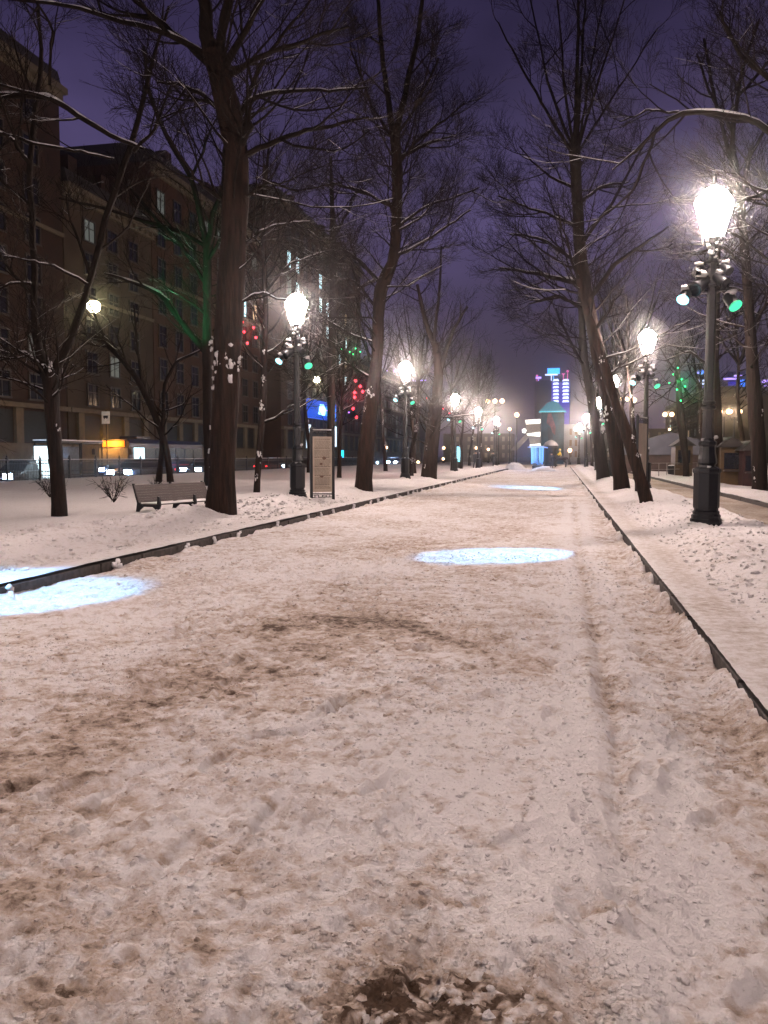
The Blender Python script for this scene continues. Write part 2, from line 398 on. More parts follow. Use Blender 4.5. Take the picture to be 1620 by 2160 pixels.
def grow(rng, p, d, L, r, n, up, wob):
    pts = [p]; seg = L/(n-1)
    for i in range(n-1):
        d = d + rng.normal(0, wob, 3) + UPV*up/(n-1); d = d/np.linalg.norm(d); pts.append(pts[-1]+d*seg)
    return np.array(pts), np.linspace(r, max(.35*r, .0035), n), d
def branch_out(rng, polys, parent, level, cfg):
    P, R = parent; n = len(P); L = np.linalg.norm(np.diff(P, axis=0), axis=1).sum()
    cnt = cfg['n'][level]; lo = cfg['lo'][level]
    cnt = max(2, int(cnt*(.6+.8*rng.random())))
    for k in range(cnt):
        t = lo + (1-lo)*((k+rng.random())/cnt); x = t*(n-1); i = min(int(x), n-2); f = x-i
        p = P[i]*(1-f)+P[i+1]*f; r0 = R[i]*(1-f)+R[i+1]*f
        tg = P[i+1]-P[i]; tg = tg/np.linalg.norm(tg)
        v = rng.normal(0, 1, 3); v -= tg*v.dot(tg); v /= np.linalg.norm(v)
        if level > 0: v[2] = v[2]*.6 + .1
        an = cfg['ang'][level]*(.75+.5*rng.random())
        d = tg*math.cos(an)+v*math.sin(an); d /= np.linalg.norm(d)
        ln = cfg['len'][level]*(.45+.8*rng.random())*(1.15-.55*t)
        if level > 0: ln = min(ln, L*.8)
        rr = min(r0*.65, cfg['rad'][level]*(.6+.6*rng.random()))
        nn = cfg['seg'][level]
        Q, RR, _ = grow(rng, p, d, ln, rr, nn, cfg['up'][level], cfg['wob'][level])
        polys[min(level+1, 3)].append((Q, RR))
        if level+1 < len(cfg['n']): branch_out(rng, polys, (Q, RR), level+1, cfg)
CFG = dict(n=[20, 7, 6, 3], lo=[.42, .25, .2, .2], ang=[1.15, .8, .7, .6], len=[3.4, 1.5, .75, .35], rad=[.035, .014, .0075, .005],
           seg=[8, 6, 4, 3], up=[.55, .35, .2, .1], wob=[.10, .12, .12, .12])
CFGM = dict(CFG, n=[18, 6, 6]); CFGS = dict(CFG, n=[16, 6, 4], rad=[.04, .02, .012])
def tree_mesh(trunks, limbs, seed, cfg, origin, snow_p=(.8, .55, .3, .12), bark_m=None, limbn=5, root=None, clumps=(), tpad=0):
    rng = np.random.default_rng(seed); o = np.array(origin)
    polys = {0: [], 1: [], 2: [], 3: []}; tr = []
    for pts, rad in trunks:
        P, R = smooth_poly(pts, rad, 26); P = P-o; tr.append((P, R))
        branch_out(rng, polys, (P, R), 0, cfg)
    lc = dict(cfg, n=[limbn]+cfg['n'][1:], lo=[.12]+cfg['lo'][1:], ang=[.7]+cfg['ang'][1:], len=[2.2]+cfg['len'][1:])
    lb = []
    for pts, rad in limbs:
        P, R = smooth_poly(pts, rad, 16); P = P-o; P[1:] += np.cumsum(rng.normal(0, .018, (15, 3)), 0); lb.append((P, R)); branch_out(rng, polys, (P, R), 0, lc)
    # trunk with flared, knobbly bark
    V, F_ = tubes([(P, R) for P, R in tr], 20)
    nzz = fbm(V[:, 0]*9+V[:, 1]*7, V[:, 2]*1.7+V[:, 1]*3, 3, seed)-.5
    k = 0; Vt = V.copy()
    for P, R in tr:
        m_ = 26*20; c = np.repeat(P, 20, 0); rr = np.repeat(R, 20)
        dv = V[k:k+m_]-c
        rise = V[k:k+m_, 2]-P[0, 2]; fl = 1+.16*np.exp(-rise/.2)
        Vt[k:k+m_] = c + dv*(fl + .30*nzz[k:k+m_])[:, None]; Vt[k:k+20, 2] -= .15; k += m_
    trunk = npmesh('trunk', Vt, F_, bark_m or M_BARK, root)
    V1, F1 = tubes(lb+polys[1] if lb else polys[1], 6); V2, F2 = tubes(polys[2]+polys[3], 3)
    crown = npmesh('crown', np.concatenate([V1, V2]), np.concatenate([F1, F2+len(V1)]), M_TWIG, root)
    sn = []
    for lv, lst in ((0, lb), (1, polys[1]), (2, polys[2]), (3, polys[3])):
        for P, R in lst:
            if rng.random() > .7*snow_p[lv] + (.35 if lv == 0 else 0): continue
            T = np.diff(P, axis=0); hz = np.linalg.norm(T[:, :2], axis=1)/np.maximum(np.linalg.norm(T, axis=1), 1e-9); hz = np.append(hz, hz[-1])
            rr = R*np.clip(hz*1.6-.7, 0.0, .72)*(.75+.5*rng.random(len(R)))
            if rr.max() < .002: continue
            Q = P.copy(); Q[:, 2] += R*.55+rr*.35; sn.append((Q, np.maximum(rr, .0006)))
    b = MB()
    for c, rad_, cnt in clumps:
        rr = random.Random(int(c[2]*1000)+cnt)
        for k in range(int(cnt*3)):
            q = (c[0]-o[0]+rr.gauss(0, rad_*.5), c[1]-o[1]-rr.random()*rad_*.4, c[2]-o[2]+rr.gauss(0, rad_*.9)); b.lump(q, rad_*rr.uniform(.10, .30), rr.random(), 6, 4, rr.uniform(1.0, 2.6))
    if sn:
        Vn, Fn = tubes(sn, 5)
        if b.v:
            bq = [f for f in b.f if len(f) == 4]; Fn = np.concatenate([Fn, np.array(bq)+len(Vn)]); Vn = np.concatenate([Vn, np.array(b.v)])
        npmesh('snow_cover', Vn, Fn, M_BSNOW, root)
    return root
def ptree(label, group, base, trunk, limbs=(), seed=1, cfg=CFGM, extra_trunks=(), clumps=(), zg=.15, name='linden_tree', bark_m=None, Y=None, snow_p=(.8,.55,.3,.12), limbn=5, lean=0):
    """trunk: list of (px, py, width px) seen in the photo, put at the depth of its foot"""
    B = G(base[0], base[1], zg) if Y is None else D(base[0], base[1], Y)
    dp = depth(B); Yb = B.y
    rng = random.Random(seed)
    def conv(lst, drift):
        pts = []; rad = []; k = drift
        for i, (a, c, w_) in enumerate(lst):
            pts.append(D(a, c, Yb + k*i)); rad.append(max(.004, .5*w_/FPX*depth((pts[-1][0], pts[-1][1]))))
        return pts, rad
    root = empty(name, (B.x, B.y, B.z), 0, label, 'tree', group)
    tr = [conv(trunk, 0)]+[conv(t, 0) for t in extra_trunks]
    lm = [conv(l, rng.uniform(-.35, .35)) for l in limbs]
    cl = []
    for (a, c, r_, n_) in clumps:
        p = D(a, c, Yb - .5*.3); cl.append((p, r_, n_))
    return tree_mesh(tr, lm, seed, cfg, (B.x, B.y, B.z), root=root, bark_m=bark_m, snow_p=snow_p, limbn=limbn, clumps=cl)

def crumbs(name, n, x0, x1, y0, y1, hf, smax, lb, m_, seed):
    rg = np.random.default_rng(seed); x = rg.uniform(x0, x1, n); y = y0+(y1-y0)*rg.random(n)**1.6
    keep = fbm(x*1.3, y*1.1, 3, seed) + .35*rg.random(n) > .55; x = x[keep]; y = y[keep]; n = len(x)
    sz = smax*(.16+.84*rg.random(n)**4); z = hf(x, y)
    th = np.array([0,.6,1.25,1.9,2.54,np.pi]); k = 6; base = []
    for t in (.9, 1.6, 2.3):
        for j in range(k): a = 2*np.pi*(j+.5*(t > 1.5))/k; base.append((math.sin(t)*math.cos(a), math.sin(t)*math.sin(a), math.cos(t)))
    base = np.array([(0,0,1)]+base+[(0,0,-1)]); nb_ = len(base)
    P = base[None]*(.45+.95*rg.random((n, nb_, 1)))*sz[:, None, None]*np.stack([.7+.7*rg.random(n), .7+.7*rg.random(n), .45+.5*rg.random(n)], 1)[:, None, :]
    P += np.stack([x, y, z+sz*.15], 1)[:, None, :]
    f = []
    for j in range(k):
        j2 = (j+1) % k; f += [(0, 1+j, 1+j2), (1+j, 1+k+j, 1+j2), (1+j2, 1+k+j, 1+k+j2), (1+k+j, 1+2*k+j, 1+k+j2), (1+k+j2, 1+2*k+j, 1+2*k+j2), (1+2*k+j, nb_-1, 1+2*k+j2)]
    Fc = (np.array(f)[None]+(np.arange(n)*nb_)[:, None, None]).reshape(-1, 3)
    o = npmesh(name, P.reshape(-1, 3), Fc, m_, smooth=(seed == 9)); at = o.data.attributes.new('dirt', 'FLOAT', 'POINT'); at.data.foreach_set('value', np.repeat(hf(x, y, True), nb_).astype(np.float32)); tag(o, lb, 'snow crumbs', kind='stuff')
def sampler(ob, xs_, ys_):
    co = np.empty(len(ob.data.vertices)*3, np.float32); ob.data.vertices.foreach_get('co', co); Z = co[2::3].reshape(len(ys_), len(xs_))
    dd = np.empty(len(ob.data.vertices), np.float32); ob.data.attributes['dirt'].data.foreach_get('value', dd); DD = dd.reshape(len(ys_), len(xs_))
    return lambda x, y, dirt=False: (DD if dirt else Z)[np.clip(np.searchsorted(ys_, y), 0, len(ys_)-1), np.clip(np.searchsorted(xs_, x), 0, len(xs_)-1)]
def xsys(ob):
    co = np.empty(len(ob.data.vertices)*3, np.float32); ob.data.vertices.foreach_get('co', co); return np.unique(co[0::3]), np.unique(co[1::3])
for ob, n, x0, x1, y0, y1, sm, lb, m_, sd in ((path, 30000, XL+.05, XR-.03, 1.7, 12, .015, 'loose crumbs of trodden snow scattered over the path', M_PATH, 1),
        (path, 42000, XL+1.5, XR-.03, 1.7, 5.5, .009, 'fine grit of icy crumbs on the nearest stretch of the path', M_PATH, 7), (path, 2600, -.75, .35, 1.75, 2.35, .013, 'chunks of slush round the dark melted patch', M_PATH, 9),
        (verge, 5000, XR+.45, 3.6, 3, 22, .035, 'lumps of shovelled snow on the bank right of the path', M_BANK, 2), (lawn, 7000, XL-3.3, XL-.35, 5, 24, .05, 'lumps of shovelled snow on the ridge along the left kerb', M_BANK, 3)):
    xs_, ys_ = xsys(ob); crumbs('snow_crumbs', n, x0, x1, y0, y1, sampler(ob, xs_, ys_), sm, lb, m_, sd)

GT = 'bare trees lining the boulevard'
# --- the hand-placed trees
T1 = ptree('thickest bare tree by the left kerb, snow clumped on a knot at lamp height', GT, (466,1090),
  [(466,1092,60),(468,1000,56),(472,900,57),(480,760,55),(487,600,57),(496,450,52),(500,330,48),(488,250,52),(466,170,46),(448,110,42)],
  [[(450,120,34),(432,60,30),(426,0,26),(416,-140,16)], [(458,140,26),(475,60,18),(505,-80,12)], [(445,140,16),(380,80,12),(300,0,9),(240,-80,5)],
   [(470,160,18),(520,70,13),(570,-10,10),(600,-80,6)], [(510,330,13),(620,290,10),(720,262,7),(790,245,4)], [(480,160,14),(560,110,9),(640,80,7),(750,45,4)],
   [(500,250,13),(540,200,10),(620,190,7),(770,190,4)], [(475,240,13),(430,205,9),(380,180,7),(325,172,4)], [(440,120,14),(330,62,11),(240,45,9),(130,12,7),(-20,0,5)],
   [(500,270,11),(545,140,9),(600,60,6),(660,-20,4)], [(505,310,22),(520,270,24),(522,255,20)], [(505,420,8),(580,380,6),(640,400,4)],
   [(470,420,9),(420,380,6),(380,330,4)], [(508,520,7),(570,480,5),(640,470,3)], [(495,640,6),(560,610,5),(640,640,3)]],
  seed=11, cfg=dict(CFG, lo=[.5,.25,.2,.2], n=[15,6,6,3]), bark_m=M_BARK2, zg=.17, snow_p=(.4,.3,.12,.04),
  clumps=((470,765,.20,16),(458,800,.12,8),(453,905,.08,6),(449,960,.09,7),(446,990,.07,5),(447,720,.07,4),(505,765,.07,4)))
T3 = ptree('dark far-left tree that forks in a V low down, bush at its foot', GT, (125,1082),
  [(125,1084,31),(121,1000,28),(112,900,29),(108,820,33),(104,786,38)],
  [[(98,795,24),(78,735,18),(66,650,14),(66,500,13),(62,340,12),(82,220,10),(98,100,8),(85,-60,5)], [(112,790,24),(150,720,16),(188,620,14),(225,480,13),(250,390,13),(282,320,12),(305,215,10),(335,110,7),(360,20,5)],
   [(95,775,9),(50,745,6),(-10,768,4)], [(62,345,8),(30,290,7),(-10,270,5)], [(305,315,5),(250,290,9),(200,258,11),(110,205,12),(20,193,12),(-40,195,12)], [(240,335,4),(150,318,5),(60,300,6),(-20,270,7)],
   [(282,320,8),(330,270,6),(360,190,4)], [(105,180,6),(110,60,5),(60,-20,4)], [(185,600,6),(120,560,5),(20,540,3)], [(66,600,6),(20,590,5),(-20,610,3)]],
  seed=23, cfg=dict(CFGM, lo=[.75,.25,.2,.2], n=[8,7,6,3]), zg=.2, clumps=((104,775,.08,7),(125,905,.05,3)))
T6 = ptree('slim tree lit green by a floodlight, close behind the thickest tree', GT, (441,1022),
  [(441,1022,19),(438,900,19),(437,760,20),(438,640,18),(437,515,18)],
  [[(436,520,14),(420,440,12),(403,375,10),(350,300,9),(312,205,9),(300,100,6)], [(438,520,14),(450,450,11),(468,400,8),(470,300,5)], [(434,520,9),(390,492,9),(300,468,8),(210,440,6),(130,420,4)],
   [(436,745,14),(392,685,13),(350,625,10),(300,600,8),(225,575,4)], [(434,600,7),(390,520,8),(310,440,8),(272,395,6)], [(436,560,8),(480,480,6),(560,440,4)], [(403,375,6),(440,290,5),(470,240,3)]],
  seed=31, cfg=dict(CFGM, lo=[.55,.25,.2,.2], n=[12,8,6,3]), zg=.22, limbn=6)
T4 = ptree('pair of slanting trunks rising from one spot behind the bench', GT, (357,1016),
  [(360,1018,14),(350,940,14),(322,862,14),(290,800,12),(250,750,10),(208,712,9),(170,700,6)],
  [[(345,870,8),(345,810,7),(372,758,6),(430,730,4)], [(290,800,7),(240,740,6),(215,700,5),(190,640,4)], [(300,820,6),(290,740,5),(280,640,3)]],
  extra_trunks=[[(334,1018,13),(341,960,12),(344,900,10),(346,850,8)]], seed=37, cfg=dict(CFGS, lo=[.5,.25,.2], n=[8,6,4]), zg=.22)
T5 = ptree('thin snow-flecked trunk standing alone between the thickest tree and the lamp post', GT, (543,1035),
  [(541,1036,13),(546,960,14),(554,880,14),(558,760,12),(560,650,12),(556,500,10),(560,380,7),(570,280,4)],
  [[(556,890,6),(600,870,5),(640,830,4)], [(556,620,5),(610,560,4),(680,540,3)], [(556,560,5),(510,500,4),(500,440,3)]], seed=41, cfg=dict(CFGM, lo=[.3,.25,.2,.2], n=[22,6,5,3]), zg=.2,
  clumps=((548,960,.1,6),(552,860,.1,6),(556,800,.08,5),(556,740,.08,4),(540,1010,.08,4)))
T2 = ptree('tall twisting tree with a double top, right of the information board', GT, (766,1038),
  [(766,1040,36),(773,940,35),(784,850,27),(797,740,24),(798,650,25),(802,600,30),(830,560,23),(836,480,21),(839,350,22),(832,268,22)],
  [[(828,270,14),(816,190,12),(802,90,10),(790,-60,7)], [(838,270,14),(856,180,12),(882,80,10),(905,-80,7)], [(838,350,7),(880,300,6),(985,215,3)], [(836,340,8),(890,310,6),(960,290,3)],
   [(836,480,6),(900,440,5),(1010,400,3)], [(838,440,7),(770,400,5),(700,380,3)], [(836,540,7),(910,500,5),(1000,440,3)], [(805,600,10),(770,560,8),(720,520,5),(640,540,3)],
   [(832,300,7),(780,220,6),(740,100,4)], [(834,290,6),(870,240,6),(930,120,4)], [(797,650,7),(750,600,6),(700,590,3)], [(790,800,6),(730,760,5),(680,790,3)]],
  seed=47, cfg=dict(CFG, lo=[.35,.25,.2,.2], n=[32,8,7,4]), bark_m=M_BARK2, zg=.17, clumps=((782,830,.16,10),(775,860,.1,6),(768,950,.09,5),(768,900,.08,4),(766,1000,.06,3),(810,580,.08,4)))
T7 = ptree('tall tree right of the path whose top opens like a fan of shoots', GT, (1314,1035),
  [(1314,1037,32),(1300,950,31),(1286,860,30),(1264,760,28),(1244,660,26),(1232,600,28),(1222,520,25),(1218,420,20),(1212,315,24)],
  [[(1208,325,8),(1150,230,6),(1090,120,4.5),(1050,50,3)], [(1209,320,7),(1165,190,6),(1140,90,4),(1110,-60,3)], [(1211,320,7),(1190,200,6),(1175,60,4),(1165,-80,3)], [(1213,320,12),(1216,200,10),(1216,60,7),(1214,-100,5)],
   [(1215,320,9),(1228,190,7),(1236,60,5),(1244,-100,4)], [(1216,322,7),(1255,200,6),(1290,90,4),(1330,-40,3)], [(1217,325,6),(1270,240,5),(1330,150,3.5),(1390,60,2.5)], [(1217,318,6),(1245,150,4.5),(1270,0,3)],
   [(1228,600,15),(1185,585,10),(1130,568,7),(1060,562,4)], [(1232,650,10),(1290,560,9),(1345,520,6),(1400,480,3)], [(1222,520,9),(1290,430,7),(1340,330,5),(1380,260,3)], [(1218,400,7),(1160,370,5),(1100,300,3)],
   [(1220,480,8),(1140,450,5),(1050,420,3)], [(1222,430,7),(1270,390,5),(1330,380,3)], [(1225,560,8),(1150,500,6),(1080,490,3)], [(1240,660,8),(1180,620,6),(1120,640,3)]],
  seed=53, cfg=dict(CFG, lo=[.4,.25,.2,.2], n=[28,8,7,4]), bark_m=M_BARK2, zg=.2, snow_p=(.45,.4,.25,.1), clumps=((1275,800,.14,8),(1282,870,.16,8),(1290,825,.1,6),(1300,940,.08,5),(1310,985,.08,5)))
T8 = ptree('thin leaning tree by the right lamp post, foot nearest the camera', GT, (1366,1070),
  [(1368,1072,27),(1345,990,24),(1325,925,24),(1300,850,21),(1275,770,19),(1252,700,17),(1232,640,14),(1215,560,9)],
  [[(1268,760,5),(1330,735,4),(1380,705,3),(1440,674,2.5)], [(1280,790,5),(1320,770,4),(1370,745,3)]], seed=59, cfg=dict(CFGS, lo=[.7,.25,.2], n=[8,5,4]), zg=.15, bark_m=M_BARK2,
  clumps=((1268,760,.05,4),(1335,925,.05,5),(1345,960,.05,4)))
T9 = ptree('broad tree at the right edge beyond the side path', GT, (1602,1035),
  [(1603,1036,30),(1600,950,30),(1593,860,30),(1586,760,24),(1580,650,20),(1572,540,18),(1562,420,14)],
  [[(1562,430,12),(1540,300,10),(1560,160,8),(1600,40,5)], [(1565,440,11),(1590,330,9),(1640,240,6)], [(1560,420,9),(1530,300,8),(1500,180,7),(1485,80,5)], [(1580,700,9),(1620,640,7),(1680,600,4)],
   [(1545,280,6),(1500,190,6),(1470,110,4)], [(1560,200,7),(1620,130,7),(1700,100,5)], [(1575,560,7),(1520,520,5),(1470,540,3)], [(1580,620,6),(1540,600,5),(1500,620,3)]],
  seed=61, cfg=dict(CFG, lo=[.4,.25,.2,.2], n=[24,8,6,3]), zg=.15, clumps=((1597,870,.16,9),(1596,1010,.1,6),(1593,985,.07,4)))
T10 = ptree('tree standing just outside the right edge, its long snowy limb arching over the lamp', GT, (1700,1075),
  [(1700,1078,40),(1698,900,38),(1690,700,34),(1686,500,30),(1680,300,22),(1680,100,14)],
  [[(1684,360,16),(1650,300,14),(1600,256,12),(1530,240,11),(1432,236,10),(1385,268,9),(1335,318,6),(1290,350,3)], [(1385,268,6),(1340,400,6),(1290,440,4),(1240,480,3)], [(1432,236,5),(1370,230,4),(1300,262,2.5)],
   [(1684,260,12),(1620,170,10),(1560,130,8),(1510,40,5)], [(1684,600,10),(1640,560,7),(1560,500,4)], [(1684,450,10),(1620,400,8),(1560,420,4)]],
  seed=67, cfg=dict(CFGM, lo=[.3,.25,.2,.2], n=[18,8,6,3]), zg=.15, snow_p=(1,.5,.3,.1))
T11 = ptree('double-stemmed tree beyond the second left lamp post', GT, (908,1012),
  [(908,1014,26),(913,940,26),(920,860,24),(926,780,20),(920,730,14),(900,690,10),(880,600,6)],
  [[(926,790,10),(950,700,8),(985,640,5)], [(915,880,4),(960,878,3),(1005,872,2)], [(915,740,8),(925,640,6),(930,520,4)]], extra_trunks=[[(893,1014,13),(900,960,13),(906,900,13),(912,850,11)]],
  seed=71, cfg=dict(CFGM, lo=[.45,.25,.2,.2], n=[18,6,5,3]), zg=.15, bark_m=M_BARK2, clumps=((898,985,.1,7),(903,940,.1,6)))
T12 = ptree('straight dark tree rising behind the information board', GT, (697,1012),
  [(697,1014,16),(698,900,17),(699,780,17),(702,640,15),(703,520,13),(700,420,9),(698,330,5)],
  [[(700,680,8),(740,620,7),(800,590,5)], [(700,600,6),(660,540,5),(620,520,3)], [(702,500,6),(740,440,5),(760,380,3)]], seed=73, cfg=dict(CFGM, lo=[.35,.25,.2,.2], n=[24,6,5,3]), zg=.2)
T13 = ptree('thick-stemmed tree with snow-plastered bark, behind the fan-topped tree', GT, (1272,1012),
  [(1274,1014,26),(1266,960,25),(1258,900,24),(1248,840,19),(1232,760,16),(1225,640,12),(1222,520,8)],
  [[(1250,850,8),(1290,800,6),(1330,760,4)], [(1240,790,8),(1200,720,6),(1170,650,4)]], seed=79, cfg=dict(CFGM, lo=[.4,.25,.2,.2], n=[18,6,4,3]), zg=.2, clumps=((1272,905,.16,8),(1255,870,.13,8),(1285,950,.1,7),(1245,850,.1,6)))
T14 = ptree('dark tree directly behind the nearest right lamp post', GT, (1512,1022),
  [(1512,1024,24),(1512,940,24),(1510,850,22),(1506,760,18),(1510,650,15),(1515,520,11),(1510,400,7)],
  [[(1508,780,7),(1450,740,5),(1400,760,3)], [(1510,700,7),(1560,650,5),(1600,660,3)]], seed=83, cfg=dict(CFGM, lo=[.35,.25,.2,.2], n=[20,6,4,3]), zg=.15)
T15 = ptree('tree in the far right lawn with green lights in its crown', GT, (1437,1003),
  [(1448,1004,12),(1444,950,14),(1438,900,16),(1434,850,15),(1430,800,11),(1428,740,7)],
  [[(1430,800,4),(1400,830,3),(1375,850,2)], [(1430,800,4),(1460,830,3),(1480,842,2)], [(1430,780,4),(1455,740,3),(1470,700,2)], [(1430,790,4),(1405,750,3),(1390,720,2)]], seed=89, cfg=dict(CFGS, lo=[.5,.25,.2], n=[14,6,4]), zg=.2)
# --- further trees of the rows: three prototypes, copied
GF = 'smaller bare trees further along the boulevard'
protos = []
def proto(X, Y, seed, h, lean, label):
    root = empty('linden_tree', (X, Y, .1), 0, label, 'tree', GF); o = np.array((X, Y, .1))
    rng = random.Random(seed); pts = [(X, Y, .1)]; rad = [.17]
    for i in range(1, 7): pts.append((X+lean*i/6+rng.uniform(-.12,.12), Y+rng.uniform(-.1,.1), .1+h*i/6)); rad.append(.17*(1-.13*i))
    fork = Vector(pts[4]); limbs = []
    for k in range(5):
        a = k*1.26+rng.random(); q = [fork, fork+Vector((math.cos(a)*.9, math.sin(a)*.9, 1.3)), fork+Vector((math.cos(a)*1.5, math.sin(a)*1.5, 3.0)), fork+Vector((math.cos(a)*2.0, math.sin(a)*2.0, 5.0))]
        limbs.append((q, [.075, .06, .04, .015]))
    cl = [(Vector(pts[i])+Vector((.05,-.12,rng.uniform(-.6,.6))), .1, 5) for i in (1, 2, 2, 3)]
    tree_mesh([(pts, rad)], limbs, seed, dict(CFGS, lo=[.38,.25,.2], n=[18,6,5]), o, root=root, bark_m=M_BARK2, clumps=cl, snow_p=(.7,.5,.3,.1)); return root
spots = [  # X, Y, scale, rot, label
 (-9.4, 52, 1.0, 0, 'leaning snow-flecked tree, next past the double-stemmed tree'),
 (-10.6, 60, .95, 0, 'upright tree just short of the third left lamp post'),
 (4.0, 47, 1.0, 0, 'dark tree behind the second right lamp post, beside the side path'),
 (-9.2, 71, 1.05, 2.0, 'tree by the left kerb between the third and fourth lamp posts'),
 (-10.0, 84, .95, 4.1, 'tree by the left kerb just past the fourth lamp post'),
 (-9.0, 94, 1.1, 1.0, 'far left-row tree near the walking person'),
 (-9.8, 103, 1.0, 5.0, 'last tree of the left row before the snow heap'),
 (-12.5, 46, .8, 3.0, 'slim tree on the left lawn behind the second lamp post'),
 (-14.0, 66, 1.0, .6, 'lawn tree well back from the path, beyond the second left lamp post'),
 (-18.0, 58, 1.1, 2.6, 'tree near the iron fence, behind the information board side'),
 (-21.0, 74, 1.1, 1.6, 'tree close to the iron fence at its far stretch'),
 (-15.5, 88, 1.0, 5.4, 'far lawn tree seen between the left lamps'),
 (-12.0, 110, 1.1, .3, 'tree at the corner of the plaza, left'),
 (3.4, 58, 1.1, 1.3, 'right-row tree one beyond the third right lamp post'),
 (4.3, 69, 1.0, 3.3, 'right-row tree beside the fourth right lamp post'),
 (3.2, 80, 1.05, 4.4, 'right-row tree just past the fourth right lamp post'),
 (4.2, 92, 1.0, 2.2, 'right-row tree near the far end of the path'),
 (3.6, 104, 1.1, .9, 'last right-row tree before the plaza'),
 (10.5, 52, 1.0, 2.9, 'tree on the right lawn left of the green-lit tree'),
 (15.5, 62, 1.1, 4.9, 'tree on the right lawn in front of the snow mound'),
 (20.0, 50, 1.0, 1.9, 'right lawn tree beside the yellow kiosk'),
 (13.0, 82, 1.1, 3.8, 'distant right lawn tree under the blue tower'),
]
pr = []
for i, (X, Y, sc, rz, lb) in enumerate(spots):
    if i < 3:
        pr.append(proto(X, Y, 200+i*7, (9, 8, 10)[i], (.9, -.3, -.8)[i], lb)); continue
for i, (X, Y, sc, rz, lb) in enumerate(spots):
    if i < 3: continue
    o = copy_tree(pr[i % 3]); o.location = (X, Y, .1); o.rotation_euler = (0, 0, rz); o.scale = (sc, sc, sc*1.1); o['label'] = lb

# low bare bushes
def bush(px, py, h, lb, seed):
    B = G(px, py, .2); root = empty('bare_bush', B, 0, lb, 'bush', 'bare bushes poking out of the snow'); rng = np.random.default_rng(seed); pl = []; sn = []
    for k in range(22):
        a = rng.random()*6.28; d = np.array([math.cos(a)*.6, math.sin(a)*.6, .9]); Q, R, dd = grow(rng, np.array([0, 0, -.05]), d/np.linalg.norm(d), h*(.6+.5*rng.random()), .009, 7, .2, .12); pl.append((Q, R))
        for j in range(4):
            i = rng.integers(2, 6); v = rng.normal(0, .6, 3)+dd; Q2, R2, _ = grow(rng, Q[i], v/np.linalg.norm(v), h*.35, .005, 5, .1, .15); pl.append((Q2, R2))
    V, F_ = tubes(pl, 4); npmesh('twigs', V, F_, M_TWIG, root)
bush(240, 1056, .8, 'bare bush in the snow left of the bench', 5); bush(105, 1046, .75, 'bare bush behind the foot of the V-forked tree', 6); bush(330,1032,.5,'small bare bush just behind the bench back',7)

